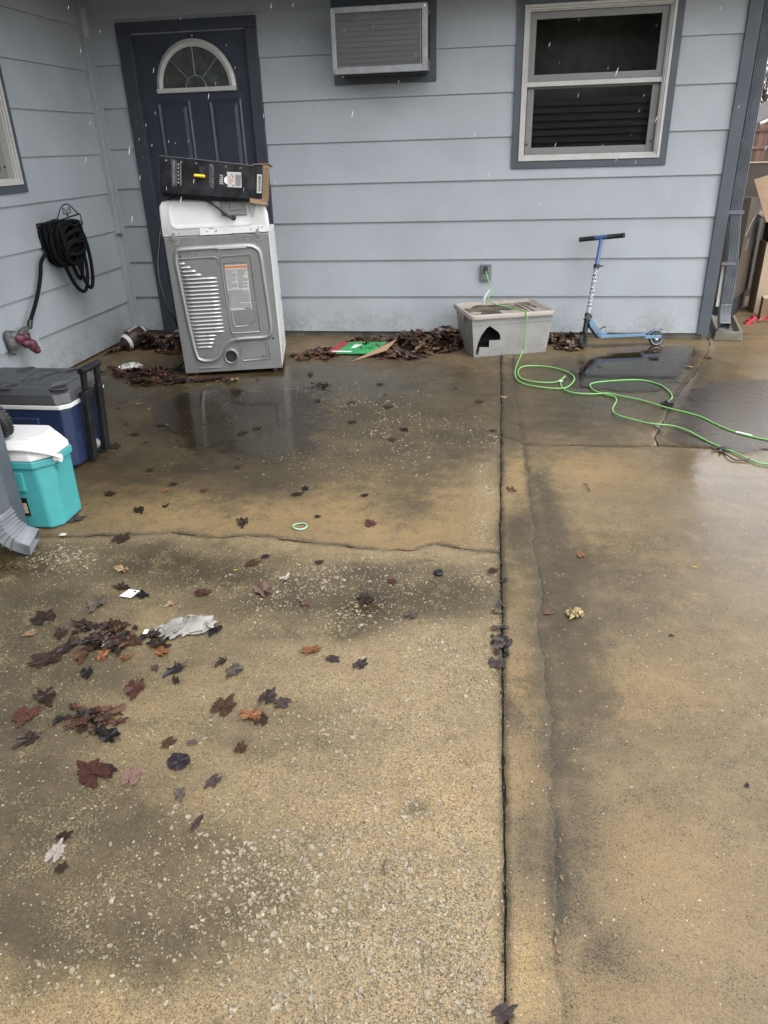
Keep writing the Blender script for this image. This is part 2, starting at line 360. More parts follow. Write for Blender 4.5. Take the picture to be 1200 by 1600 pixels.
PUDDLE=[(0.781,3.642),(0.822,3.813),(0.949,4.154),(1.131,4.578),(1.271,4.777),(1.479,4.845),(1.724,4.901),(2.044,4.847),(2.15,4.234),(1.899,3.643),(1.557,3.485),(1.365,3.502),(1.21,3.457),(1.049,3.509),(0.91,3.548)]
PUDDLE_W=[(0.664,5.369),(0.918,5.62),(1.251,5.709),(1.47,5.678),(1.431,5.348),(1.27,4.952),(1.101,4.576),(0.864,4.408),(0.607,4.418),(0.394,4.617),(0.42,5.036)]
FILM_A=[(-2.138,4.417),(-1.912,4.576),(-1.605,4.593),(-1.31,4.638),(-0.986,4.54),(-0.788,3.925),(-0.763,3.432),(-0.92,3.129),(-1.12,3.059),(-1.354,3.092),(-1.728,3.267),(-2.077,3.619),(-2.245,4.127)]
CORD=[(0.103,4.962),(0.101,4.733),(0.148,4.593),(0.272,4.519),(0.388,4.512),(0.445,4.61),(0.471,4.753),(0.431,4.885),(0.333,4.989),(0.228,5.016),(0.142,4.98),(0.115,4.838),(0.138,4.706),(0.217,4.639),(0.336,4.632),(0.4,4.72),(0.416,4.779),(0.381,4.662),(0.384,4.512),(0.439,4.424),(0.55,4.405),(0.645,4.423),(0.713,4.377),(0.813,4.31),(0.932,4.178),(1.076,4.045),(1.142,3.906),(1.21,3.795),(1.335,3.695),(1.586,3.569)]
CORD_B=[(0.963,4.293),(0.999,4.355),(1.008,4.48),(0.973,4.623),(0.873,4.714),(0.714,4.691),(0.592,4.642),(0.555,4.586),(0.568,4.48),(0.624,4.406),(0.674,4.359),(0.674,4.274),(0.635,4.121),(0.649,4.013),(0.753,3.916),(0.813,3.88),(0.907,3.857),(0.972,3.784),(1.048,3.635),(1.114,3.537),(1.193,3.398),(1.241,3.372),(1.453,3.272)]
TWIG=[(0.774,3.941),(0.811,3.902),(0.827,3.844),(0.841,3.777)]
TWIG_B=[(0.388,3.08),(0.402,3.061),(0.408,3.007)]
WIRE=[(1.077,3.525),(1.092,3.445),(1.119,3.415),(1.179,3.428)]
LEAVES=[
(-1.469, 2.385, 0.089, 'dark', 'dark brown wet leaf lying across the left end of the long crack'),
(-1.346, 2.16, 0.071, 'tan', 'dull tan leaf just behind the dark pair by the white paper scrap'),
(-1.302, 2.05, 0.082, 'dark', 'dark leaf touching the back left corner of the white paper scrap'),
(-1.193, 2.003, 0.067, 'black', 'black wet leaf plastered over the right half of the white paper scrap'),
(-1.331, 1.94, 0.101, 'grey', 'folded dark grey leaf left of the white paper scrap'),
(-1.462, 1.834, 0.098, 'dark', 'flat dark brown maple leaf alone on the left, level with the grey rag'),
(-1.459, 1.755, 0.052, 'tan', 'small pale tan leaf below the flat dark maple leaf at the left'),
(-1.309, 1.814, 0.084, 'dark', 'dark leaf at the back of the leaf cluster left of the rag'),
(-1.197, 1.805, 0.087, 'brown', 'brown leaf between the white paper scrap and the leaf cluster'),
(-1.227, 1.72, 0.113, 'dark', 'large dark leaf in the middle of the cluster left of the rag'),
(-1.191, 1.734, 0.04, 'pale', 'pale grey curled leaf on top of the cluster left of the rag'),
(-1.168, 1.665, 0.063, 'orange', 'narrow orange brown leaf at the front of the cluster left of the rag'),
(-1.092, 1.664, 0.047, 'orange', 'small orange leaf between the cluster and the folded rusty leaf'),
(-1.322, 1.637, 0.11, 'dark', 'broad dark maple leaf lying left of the leaf cluster'),
(-1.176, 1.587, 0.061, 'black', 'curled black leaf in front of the leaf cluster'),
(-0.989, 1.701, 0.071, 'orange', 'rusty orange folded leaf touching the front of the grey rag'),
(-0.911, 1.636, 0.08, 'black', 'spidery black leaf in front of the rusty folded leaf'),
(-0.983, 1.633, 0.042, 'grey', 'small grey leaf left of the spidery black leaf'),
(-0.892, 1.579, 0.041, 'dark', 'small dark leaf in front of the spidery black leaf'),
(-0.999, 1.538, 0.085, 'red', 'glossy red brown curled maple leaf in front of the cluster'),
(-1.253, 1.4, 0.088, 'red', 'bright red brown maple leaf near the left edge of the picture'),
(-1.242, 1.476, 0.091, 'dark', 'dark smeared leaf behind the bright red brown maple leaf at the left'),
(-1.038, 1.416, 0.102, 'brown', 'wide brown leaf in the front cluster at the left'),
(-1.098, 1.389, 0.07, 'brown', 'brown leaf at the left end of the front cluster'),
(-0.978, 1.345, 0.078, 'black', 'dark crumpled leaf in front of the wide brown leaf'),
(-1.185, 1.31, 0.074, 'dark', 'dark smeared leaf in front of the bright red brown maple leaf'),
(-0.79, 1.686, 0.054, 'dark', 'dark curled leaf right of the grey rag, behind the tan one'),
(-0.737, 1.65, 0.076, 'grey', 'grey tan leaf right of the grey rag, just in front of the dark curled one'),
(-0.718, 1.485, 0.088, 'brown', 'round purple brown maple leaf left of the glossy orange one'),
(-0.63, 1.465, 0.08, 'orange', 'glossy orange brown curled leaf between two purple leaves'),
(-0.606, 1.541, 0.075, 'purple', 'purple grey maple leaf with clear veins behind the glossy orange one'),
(-0.554, 1.526, 0.064, 'purple', 'smooth grey purple leaf, rightmost of the four leaf group'),
(-0.872, 1.842, 0.074, 'black', 'twiggy black leaf just right of the grey rag'),
(-0.997, 2.041, 0.067, 'red', 'red brown flat leaf behind the grey rag'),
(-0.878, 2.264, 0.067, 'brown', 'brown leaf on the dark band in front of the long crack'),
(-0.845, 2.316, 0.044, 'black', 'small black leaf nearest the long crack above the brown one'),
(-0.78, 2.072, 0.111, 'pink', 'long pinkish grey torn leaf between the rag and the bottle cap'),
(-0.732, 2.162, 0.055, 'pale', 'pale pinkish leaf at the tip of the long torn leaf'),
(-0.624, 2.033, 0.07, 'pink', 'pinkish grey leaf right of the long torn leaf'),
(-1.074, 1.968, 0.048, 'tan', 'grey tan scrap of leaf right behind the rag'),
(-0.927, 2.204, 0.019, 'yellow', 'tiny yellow leaf on the dark band'),
(-0.952, 1.215, 0.121, 'red', 'largest red brown maple leaf, spread flat at the left foreground'),
(-0.857, 1.214, 0.072, 'pink', 'pinkish tan leaf overlapping the largest red brown maple leaf'),
(-0.759, 1.281, 0.078, 'round', 'round crinkled purple black leaf'),
(-0.811, 1.346, 0.05, 'brown', 'brown leaf just behind the round crinkled leaf'),
(-0.647, 1.236, 0.06, 'purple', 'dark purple leaf right of the round crinkled leaf'),
(-0.716, 1.187, 0.049, 'grey', 'bluish grey leaf with a long stem in front of the round crinkled leaf'),
(-0.643, 1.107, 0.059, 'oval', 'dark brown oval pointed leaf alone in the foreground'),
(-0.925, 0.988, 0.065, 'pale', 'pale grey maple leaf in the left foreground'),
(-0.932, 1.031, 0.04, 'dark', 'dark leaf tucked behind the pale grey maple leaf'),
(-0.893, 0.953, 0.036, 'dark', 'dark leaf tucked in front of the pale grey maple leaf'),
(-0.618, 1.343, 0.049, 'brown', 'dull brown leaf in front of the round purple brown leaf'),
(-0.755, 1.349, 0.033, 'grey', 'small grey leaf behind and right of the round crinkled leaf'),
(-0.495, 2.612, 0.07, 'red', 'rusty red maple leaf just behind the long crack'),
(-0.73, 2.659, 0.037, 'black', 'small black leaf right of the pale green hair tie'),
(-0.635, 2.289, 0.04, 'dark', 'small dark leaf in front of the long crack'),
(-0.347, 2.19, 0.05, 'red', 'small red brown leaf left of the bottle cap'),
(-0.421, 2.071, 0.087, 'dark', 'dark brown leaf in the wet hollow of the slab'),
(-0.529, 1.77, 0.073, 'orange', 'orange brown curled leaf left of two purple ones in the middle of the slab'),
(-0.465, 1.736, 0.058, 'purple', 'purple grey leaf in the middle of three in the slab centre'),
(-0.375, 1.713, 0.063, 'purple', 'purple grey round leaf, rightmost of three in the slab centre'),
(-0.255, 1.986, 0.063, 'grey', 'dark grey leaf at the right of the wet hollow'),
(0.006, 2.301, 0.055, 'red', 'red brown leaf beside the joint in front of the long crack'),
(0.191, 2.057, 0.044, 'pink', 'pinkish leaf on the narrow concrete strip'),
(0.045, 1.881, 0.047, 'purple', 'purple leaf lying in the joint, behind the larger one'),
(0.026, 1.774, 0.068, 'purple', 'larger purple grey leaf lying over the joint'),
(0.043, 2.231, 0.036, 'black', 'black leaf scrap stuck in the joint'),
(0.324, 2.44, 0.045, 'orange', 'orange brown leaf alone on the right slab'),
(0.073, 2.986, 0.062, 'brown', 'brown curled leaf on the narrow strip behind the crumbled hole'),
(0.095, 2.877, 0.033, 'brown', 'smaller brown leaf on the narrow strip'),
(0.05, 0.784, 0.052, 'purple', 'purple leaf over the joint at the bottom edge of the picture'),
(0.615, 1.375, 0.02, 'black', 'small black leaf far out on the right slab'),
(0.553, 1.968, 0.02, 'black', 'tiny black leaf scrap on the right slab'),
(0.713, 2.397, 0.021, 'yellow', 'tiny ochre leaf on the right slab'),
(-1.748, 2.532, 0.086, 'purple', 'crumpled purple leaf beside the teal cooler'),
(-1.718, 2.79, 0.064, 'dark', 'small dark leaf on the tan band right of the teal cooler'),
(-1.516, 2.651, 0.077, 'dark', 'dark ragged leaf on the tan band behind the left end of the long crack'),
(-1.414, 2.692, 0.042, 'black', 'small black curled leaf on the tan band right of the dark ragged one'),
(-1.478, 2.853, 0.05, 'orange', 'small orange leaf on the tan band behind the long crack'),
(-1.472, 2.924, 0.056, 'dark', 'small dark leaf at the edge of the dark stain behind the tiny orange one'),
(-1.307, 2.861, 0.049, 'brown', 'small brown leaf at the dark stain edge right of the orange leaf'),
(-1.025, 2.584, 0.09, 'dark', 'dark smeared leaf left of the green hair tie'),
(-0.846, 2.923, 0.055, 'black', 'small black leaf at the right corner of the dark wet stain'),
(-0.874, 2.86, 0.062, 'dark', 'dark smeared leaf just left of the black one at the stain corner'),
(-1.997, 3.369, 0.101, 'dark', 'flat dark leaf right of the black cooler handle'),
(-1.884, 3.694, 0.079, 'dark', 'dark leaf on the wet slab left of the dryer reflection'),
(-1.961, 3.535, 0.059, 'dark', 'faint dark leaf between the cooler handle and the dryer reflection'),
(-1.844, 3.428, 0.034, 'dark', 'tiny dark leaf crumb in front of the faint dark leaf'),
(-2.091, 3.7, 0.033, 'dark', 'tiny dark leaf crumb behind the faint dark leaf'),
(-1.663, 3.073, 0.05, 'dark', 'small dark leaf on the stain straight behind the orange one'),
(-1.366, 3.609, 0.083, 'dark', 'dark leaf in the middle of the pale dryer reflection'),
(-1.31, 3.684, 0.071, 'dark', 'dark leaf at the right edge of the pale dryer reflection'),
(-1.633, 3.733, 0.054, 'brown', 'small brown leaf at the left edge of the pale dryer reflection'),
(-1.245, 3.148, 0.04, 'dark', 'small dark leaf in front of the pale dryer reflection'),
(-2.18, 4.052, 0.055, 'tan', 'small tan leaf on the wet slab in front of the crushed cup'),
(-2.072, 3.962, 0.035, 'tan', 'tiny tan leaf crumb right of the small tan leaf'),
(-2.268, 3.96, 0.039, 'dark', 'tiny dark leaf crumb left of the small tan leaf'),
(-1.753, 4.595, 0.086, 'tan', 'pale tan curled leaf right in front of the dryer'),
(-1.856, 4.545, 0.038, 'orange', 'tiny orange leaf under the middle of the dryer front edge'),
(-1.6, 4.618, 0.043, 'brown', 'tiny brown leaf near the right end of the dryer base'),
(-0.276, 4.493, 0.036, 'black', 'tiny black leaf in front of the left corner of the tote'),
(-0.652, 4.103, 0.079, 'dark', 'dark leaf in the middle of the back slab in front of the leaf heap'),
(-0.502, 3.733, 0.073, 'dark', 'dark tailed leaf in the middle of the back slab'),
(-0.546, 3.575, 0.06, 'brown', 'brown leaf just in front of the dark tailed leaf'),
(-0.119, 4.233, 0.065, 'brown', 'brown leaf near the joint in front of the tote'),
(-0.765, 4.548, 0.058, 'dark', 'small dark leaf close in front of the leaf heap'),
(-0.691, 4.336, 0.032, 'black', 'tiny black leaf crumb behind the middle dark leaf of the back slab'),
(-1.125, 4.499, 0.132, 'dark', 'wide dark leaf smear right of the dryer base'),
(-1.273, 4.757, 0.074, 'dark', 'dark leaf just right of the dryer base, behind the wide smear'),
(-1.086, 4.172, 0.07, 'dark', 'dark stringy leaf in front of the wide smear right of the dryer'),
(-0.806, 3.824, 0.057, 'dark', 'small dark leaf alone left of the dark tailed leaf'),
(-0.882, 4.16, 0.061, 'dark', 'small dark leaf between the wide smear and the middle leaf'),
(-0.569, 2.881, 0.048, 'dark', 'small dark leaf on the tan band behind the rusty red maple leaf'),
(-0.022, 3.739, 0.044, 'black', 'black leaf scraps at the joint where the right hand crack starts'),
(0.038, 4.317, 0.05, 'tan', 'tan leaf scrap on the narrow strip left of the cord loop'),
(1.252, 5.055, 0.055, 'tan', 'tan leaf lying in the puddle beside the splash block'),
(0.684, 5.566, 0.066, 'tan', 'pale leaf on the wet slab beside the front wheel of the scooter'),
(1.418, 5.29, 0.053, 'brown', 'small brown leaf beside the diagonal slab edge near the splash block'),
(-1.297, 1.705, 0.092, 'dark', 'dark leaf under the left end of the cluster left of the rag'),
(-1.237, 1.666, 0.079, 'brown', 'brown curled leaf at the front left of the cluster left of the rag'),
(-1.139, 1.716, 0.076, 'dark', 'dark curled leaf at the right end of the cluster left of the rag'),
(-1.115, 1.746, 0.069, 'brown', 'brown folded leaf reaching from the cluster to the rag'),
(-1.363, 1.766, 0.07, 'dark', 'dark leaf behind the left end of the cluster left of the rag'),
(-1.182, 1.758, 0.061, 'red', 'red brown curled leaf amid the cluster left of the rag'),
(-1.076, 1.417, 0.063, 'dark', 'dark curled leaf in the middle of the front cluster'),
(-0.983, 1.397, 0.052, 'red', 'red brown leaf at the right end of the front cluster'),
(-1.028, 1.363, 0.058, 'dark', 'dark folded leaf at the near side of the front cluster'),
(-1.063, 1.799, 0.053, 'dark', 'dark curled leaf behind the left tip of the rag'),
(-0.596, 1.449, 0.052, 'dark', 'dark purple leaf under the glossy orange brown one'),
(-0.929, 1.234, 0.064, 'dark', 'dark lobe of leaf tucked under the pinkish tan leaf')]
# ------------------------------------------------------------------ concrete
def blobfield(L, x, y, warp=.10):
    wx = (fbm(x, y, 2.2, 3) - .5) * warp * 4; wy = (fbm(x, y, 2.2, 9) - .5) * warp * 4
    keep = np.ones_like(x)
    for cx, cy, rx, ry, s in L:
        k = min(1.0, max(rx, .1) / .5)
        d = ((x + wx * k - cx) / rx) ** 2 + ((y + wy * k - cy) / max(ry, .02)) ** 2
        keep *= 1 - s * np.exp(-d * .9)
    return 1 - keep
def concrete():
    m = bpy.data.materials.new("wet_concrete"); m.use_nodes = True; h = N(m); p = P(m); v = h.co()
    moss, tan, wet, agg = (h.attr(k) for k in ("moss", "tan", "wet", "agg"))
    big = h.noise(v, 3.2, 10, .66); mid = h.noise(v, 14, 9, .72); streak = h.noise(h.scalevec(v, (2.2, 9, 1)), 1.6, 8, .68)
    def grain(sc):
        nd = h.a("ShaderNodeTexVoronoi"); h.l.new(v, nd.inputs["Vector"]); nd.inputs["Scale"].default_value = sc
        s = h.a("ShaderNodeSeparateColor"); h.l.new(nd.outputs["Color"], s.inputs[0]); return s.outputs[0], s.outputs[1]
    g1, g1b = grain(330); g2, g2b = grain(760)
    speck = h.math('ADD', h.math('MULTIPLY', g1, .55), h.math('MULTIPLY', g2, .45))
    rough_face = h.math('MAXIMUM', agg, h.math('MULTIPLY', moss, .85))
    base = h.mix(h.mr(h.math('ADD', h.math('MULTIPLY', big, .6), h.math('MULTIPLY', streak, .4)), .36, .64), (.120, .083, .040), (.205, .146, .072))
    base = h.mix(h.math('MULTIPLY', tan, h.mr(mid, .32, .62, .45, 1)), base, (.315, .208, .076))
    pale = h.mr(h.math('ADD', mid, h.math('MULTIPLY', agg, .30)), .50, .82)
    base = h.mix(h.math('MULTIPLY', pale, .60), base, (.34, .256, .135))
    # algae stain that settles between the grains
    mm = h.math('ADD', h.math('ADD', moss, h.math('MULTIPLY', h.math('SUBTRACT', mid, .5), 2.3)), h.math('ADD', h.math('MULTIPLY', h.math('SUBTRACT', speck, .5), 1.7), h.math('MULTIPLY', h.math('SUBTRACT', streak, .5), .8)))
    mk = h.mr(mm, .22, .64)
    base = h.mix(h.math('MULTIPLY', mk, .94), base, h.mix(h.mr(big, .35, .65), (.021, .015, .005), (.040, .029, .011)))
    base = h.mix(h.math('MULTIPLY', wet, .42), base, h.mix(1.0, base, (.44, .41, .37), 'MULTIPLY'))      # soaked concrete is darker
    # yellow-green lichen in patches
    ly = h.mr(h.math('ADD', h.noise(v, 7, 9, .75), h.math('MULTIPLY', h.math('SUBTRACT', g1b, .5), .22)), .53, .64)
    base = h.mix(h.math('MULTIPLY', h.math('MULTIPLY', ly, agg), .50), base, (.31, .245, .115))
    # sand grains, light and dark
    k = h.mr(speck, .12, .88, .12, 1.95)
    ck = h.a("ShaderNodeCombineColor"); [h.l.new(k, ck.inputs[i]) for i in range(3)]
    base = h.mix(h.math('ADD', .30, h.math('MULTIPLY', rough_face, .70), clamp=True), base, h.mix(1.0, base, ck.outputs[0], 'MULTIPLY'))
    # small exposed stones and dark pits
    va = h.a("ShaderNodeTexVoronoi"); h.l.new(v, va.inputs["Vector"]); va.inputs["Scale"].default_value = 120
    sa = h.a("ShaderNodeSeparateColor"); h.l.new(va.outputs["Color"], sa.inputs[0])
    inside = h.mr(h.math('ADD', va.outputs["Distance"], h.math('MULTIPLY', sa.outputs[1], .25)), .25, .42, 1, 0)
    thr = h.math('SUBTRACT', .965, h.math('MULTIPLY', agg, .25))
    st = h.math('MULTIPLY', inside, h.math('GREATER_THAN', sa.outputs[0], thr))
    base = h.mix(h.math('MULTIPLY', st, h.mr(sa.outputs[2], 0, 1, .4, .95)), base, (.42, .35, .24))
    pit = h.math('MULTIPLY', inside, h.math('LESS_THAN', sa.outputs[0], .06))
    base = h.mix(h.math('MULTIPLY', pit, .8), base, (.026, .021, .012))
    base = h.mix(1.0, base, (.79, .79, .83), "MULTIPLY")
    h.l.new(base, p.inputs["Base Color"])
    rg = h.math('ADD', h.math('SUBTRACT', .60, h.math('MULTIPLY', wet, .53)), h.math('MULTIPLY', h.math('SUBTRACT', mid, .5), .35), clamp=True)
    h.l.new(h.math('MAXIMUM', rg, .05), p.inputs["Roughness"])
    p.inputs["Specular IOR Level"].default_value = .5
    hgt = h.math('ADD', h.math('MULTIPLY', mid, .9), h.math('ADD', h.math('MULTIPLY', st, .35), h.math('MULTIPLY', speck, h.math('ADD', .15, h.math('MULTIPLY', rough_face, .45)))))
    stg = h.math('SUBTRACT', .50, h.math('MULTIPLY', wet, .46), clamp=True)
    h.l.new(h.bump(hgt, stg, .004), p.inputs["Normal"])
    return m
CONC = concrete()
def wob(t, a, s, o): return (fbm(np.asarray(t), np.asarray(t) * 0 + o, s, o) - .5) * 2 * a
JX = lambda y: np.interp(y, [-4, .77, 1.17, 1.89, 2.45, 3.5, 5.3, 6], [.09, .059, .052, .043, .029, .020, .002, 0]) + wob(y, .004, 10, 7)
_cl = np.array([(-3.4, 2.36), (-2.4, 2.40)] + CRACK_L); CRL = lambda x: np.interp(x, _cl[:, 0], _cl[:, 1]) + wob(x, .012, 14, 1)
_cr = np.array(CRACK_R + [(.80, 3.60), (1.2, 3.585), (6.5, 3.58)]); CRR = lambda x: np.interp(x, _cr[:, 0], _cr[:, 1]) + wob(x, .009, 14, 2)
_st = np.array(sorted(STRIP + [(.14, -4.0)], key=lambda q: q[1])); STX = lambda y: np.interp(y, _st[:, 1], _st[:, 0]) + wob(y, .016, 16, 4) + wob(y, .009, 60, 14)
_dg = np.array(DIAG + [(1.545, 5.83)]); DGX = lambda y: np.interp(y, _dg[:, 1], _dg[:, 0]) + wob(y, .012, 12, 5)
def axis_vals(a, b, dense0, dense1, step, far=.25):
    L = []; x = a
    while x < b - 1e-6:
        L.append(x); x += step if dense0 <= x < dense1 else min(far, max(step, (dense0 - x) * .5 if x < dense0 else (x - dense1) * .5 + step))
    L.append(b); return (np.array(L) - a) / (b - a)
def slab(name, xl, xr, yl, yh, s, t, z=0.0, amp=.0016, gap=.0027, thick=.07, gx0=1.0, gx1=1.0, gy=1.5):
    S, T = np.meshgrid(s, t)
    # fixed point for the two curved directions
    X = np.zeros_like(S); Y = np.zeros_like(S)
    y0 = float(np.mean(yl(np.array([0.]))));
    Y = lerp(np.full_like(S, float(yl(np.array([xl(np.array([0.]))[0]]))[0])), float(yh(np.array([0.]))[0]), T)
    for _ in range(6):
        gw = gap * (.15 + 3.4 * fbm(X, Y, 26, 50 + len(name), 3) ** 2)
        X = lerp(xl(Y) + gw * gx0, xr(Y) - gw * gx1, S)
        Y = lerp(yl(X) + gw * gy, yh(X) - gw * gy, T)
    Z = z + (fbm(X, Y, 3.5, 21, 5) - .5) * 2 * amp + (vnoise(X, Y, 60, 5) - .5) * amp * .5
    # worn, crumbled arrises
    ed = np.minimum.reduce([S, 1 - S, T, 1 - T]) <= 1e-9
    Z = np.where(ed, Z - .003 - .004 * vnoise(X, Y, 40, 8), Z)
    ny, nx = S.shape; vid = np.arange(ny * nx).reshape(ny, nx)
    V = np.stack([X, Y, Z], -1).reshape(-1, 3)
    q = np.stack([vid[:-1, :-1], vid[:-1, 1:], vid[1:, 1:], vid[1:, :-1]], -1).reshape(-1, 4)
    ring = np.concatenate([vid[0, :], vid[1:, -1], vid[-1, -2::-1], vid[-2:0:-1, 0]])
    B = V[ring].copy(); B[:, 2] = z - thick; off = len(V); n = len(ring); k = np.arange(n)
    sk = np.stack([ring, off + k, off + (k + 1) % n, np.roll(ring, -1)], -1)
    V = np.concatenate([V, B]); F = np.concatenate([q, sk])
    me = bpy.data.meshes.new(name); me.vertices.add(len(V)); me.vertices.foreach_set("co", V.ravel())
    me.loops.add(F.size); me.loops.foreach_set("vertex_index", F.ravel()); me.polygons.add(len(F))
    me.polygons.foreach_set("loop_start", np.arange(0, F.size, 4)); me.update(calc_edges=True); me.validate()
    for nm, L, w in (("moss", MOSS, .10), ("tan", TAN, .09), ("wet", WET, .10), ("agg", AGG, .09)):
        at = me.attributes.new(nm, 'FLOAT', 'POINT')
        val = blobfield(L, V[:, 0], V[:, 1], w)
        if nm == "agg": val = np.maximum(val, np.where((V[:, 0] < JX(V[:, 1])) & (V[:, 1] < CRL(V[:, 0])), .62 + .3 * fbm(V[:, 0], V[:, 1], 4, 33, 3), .12))
        if nm == "moss":      # dirt gathered along the broken edges
            dj = np.minimum.reduce([np.abs(V[:, 0] - JX(V[:, 1])) * 1.3, np.where(V[:, 0] < .05, np.abs(V[:, 1] - CRL(V[:, 0])), 9), np.where(V[:, 0] > 0, np.abs(V[:, 1] - CRR(V[:, 0])), 9), np.abs(V[:, 0] - STX(V[:, 1]) - .006) * 1.4])
            val = np.clip(val + .75 * np.exp(-(dj / .016) ** 2) * fbm(V[:, 0], V[:, 1], 12, 70, 3) * 1.5, 0, 1)
        at.data.foreach_set("value", np.ascontiguousarray(val, dtype=np.float32))
    me.materials.append(CONC); me.shade_smooth(); me.set_sharp_from_angle(angle=R(50))
    o = bpy.data.objects.new(name, me); col.objects.link(o); o["kind"] = "structure"; return o
c_ = lambda v: (lambda q: np.full_like(np.asarray(q, float), v))
slab("concrete_slab", c_(-3.2), JX, c_(-4), CRL, axis_vals(-3.2, .05, -1.9, .05, .017), axis_vals(-4, 2.42, .45, 2.42, .015))
slab("concrete_slab", c_(-3.2), JX, CRL, c_(5.90), axis_vals(-3.2, .02, -3.1, .02, .02), axis_vals(2.42, 5.9, 2.4, 5.9, .022))
slab("concrete_strip", JX, STX, c_(-4), lambda x: CRR(x), np.linspace(0, 1, 14), axis_vals(-4, 3.6, .5, 3.6, .012), z=.0045, amp=.0022, gx1=-1.0)
slab("concrete_strip", JX, STX, lambda x: CRR(x), c_(5.90), np.linspace(0, 1, 9), axis_vals(3.6, 5.9, 3.5, 5.9, .02), z=.003, amp=.002, gx1=-1.0)
STI = lambda y: STX(y) - .02
slab("concrete_slab", STI, c_(6.5), c_(-4), CRR, axis_vals(.15, 6.5, .15, 1.5, .017), axis_vals(-4, 3.58, .5, 3.58, .016))
slab("concrete_slab", STI, DGX, CRR, c_(5.90), np.linspace(0, 1, 60), axis_vals(3.58, 5.9, 3.5, 5.9, .022), amp=.0006)
slab("concrete_slab", DGX, c_(6.5), CRR, c_(5.90), axis_vals(.8, 6.5, .8, 2.4, .03), axis_vals(3.58, 5.9, 3.5, 5.9, .03), amp=.0006)
slab("concrete_slab", c_(1.47), c_(6.5), c_(5.90), c_(11), axis_vals(1.47, 6.5, 1.47, 3, .05), axis_vals(5.9, 11, 5.9, 7.5, .05), amp=.001)
MB().box(-5, 8, -6, 12, -.09, -.014).build("soil_bed", SOIL)["kind"] = "structure"
g = MB(); g.add([(-150, -150, -.10), (150, -150, -.10), (150, 250, -.10), (-150, 250, -.10)], [(0, 1, 2, 3)])
g.build("ground", GRASS)["kind"] = "structure"

# puddles: thin water sheets whose depth runs out at the rim
def water(rgh, bmp, tint):
    m = bpy.data.materials.new("puddle_water"); m.use_nodes = True; h = N(m); h.n.remove(P(m))
    out = [n for n in h.n if n.type == 'OUTPUT_MATERIAL'][0]
    v = h.co()
    rip = h.noise(v, 18, 2); vo = h.a("ShaderNodeTexVoronoi"); h.l.new(v, vo.inputs["Vector"]); vo.inputs["Scale"].default_value = 4.2
    d = vo.outputs["Distance"]
    wave = h.math('MULTIPLY', h.math('SINE', h.math('MULTIPLY', d, 95.0)), h.mr(d, .0, .22, 1, 0))     # rain rings
    hh = h.math('ADD', h.math('MULTIPLY', rip, .6), h.math('MULTIPLY', wave, .30))
    bn = h.bump(hh, bmp, .006)
    gl = h.a("ShaderNodeBsdfGlossy"); gl.inputs["Roughness"].default_value = rgh; h.l.new(bn, gl.inputs["Normal"])
    tr = h.a("ShaderNodeBsdfTransparent"); tr.inputs[0].default_value = tint + (1,)
    fr = h.a("ShaderNodeFresnel"); fr.inputs[0].default_value = 1.58; h.l.new(bn, fr.inputs["Normal"])
    mx = h.a("ShaderNodeMixShader"); h.l.new(fr.outputs[0], mx.inputs[0]); h.l.new(tr.outputs[0], mx.inputs[1]); h.l.new(gl.outputs[0], mx.inputs[2])
    t2 = h.a("ShaderNodeBsdfTransparent")
    m2 = h.a("ShaderNodeMixShader")
    dep = h.mr(h.math('ADD', h.attr("depth"), h.math('MULTIPLY', h.math('SUBTRACT', h.noise(v, 8, 8, .72), .5), 1.7)), .22, .62)
    h.l.new(dep, m2.inputs[0]); h.l.new(t2.outputs[0], m2.inputs[1]); h.l.new(mx.outputs[0], m2.inputs[2])
    h.l.new(m2.outputs[0], out.inputs[0]); return m
WATER = water(.30, .45, (.80, .77, .72)); CALM = water(.06, .05, (.78, .75, .69)); FILM = water(.12, .06, (.86, .84, .80))
def puddle(name, outline, z, rim, m=None):
    pts = catmull([(x, y, 0) for x, y in outline], 5, True)
    xs = np.array([p[0] for p in pts]); ys = np.array([p[1] for p in pts])
    c = np.array([xs.mean(), ys.mean()]); L = []
    rings = np.linspace(1, 0.06, 14); V = []; D = []
    for r in rings:
        for x, y in zip(xs, ys):
            V.append((c[0] + (x - c[0]) * r, c[1] + (y - c[1]) * r, z))
    for vx in V:
        D.append(min(1.0, np.min(np.hypot(xs - vx[0], ys - vx[1])) / rim))
    n = len(pts); F = []
    for i in range(len(rings) - 1):
        for j in range(n):
            a, b = i * n + j, i * n + (j + 1) % n; F.append((a, b, b + n, a + n))
    F.append(tuple(range((len(rings) - 1) * n, len(rings) * n)))
    me = bpy.data.meshes.new(name); me.from_pydata(V, [], F); me.update()
    at = me.attributes.new("depth", 'FLOAT', 'POINT'); at.data.foreach_set("value", np.array(D, dtype=np.float32))
    bm = bmesh.new(); bm.from_mesh(me); bmesh.ops.recalc_face_normals(bm, faces=bm.faces)
    if bm.faces[0].normal.z < 0: bmesh.ops.reverse_faces(bm, faces=bm.faces)
    bm.to_mesh(me); bm.free()
    me.materials.append(m or WATER); o = bpy.data.objects.new(name, me); col.objects.link(o); o["kind"] = "structure"; return o
puddle("puddle", PUDDLE, .0045, .16)
puddle("puddle", PUDDLE_W, .0045, .20, CALM)
puddle("water_film", FILM_A, .0042, .45, FILM)

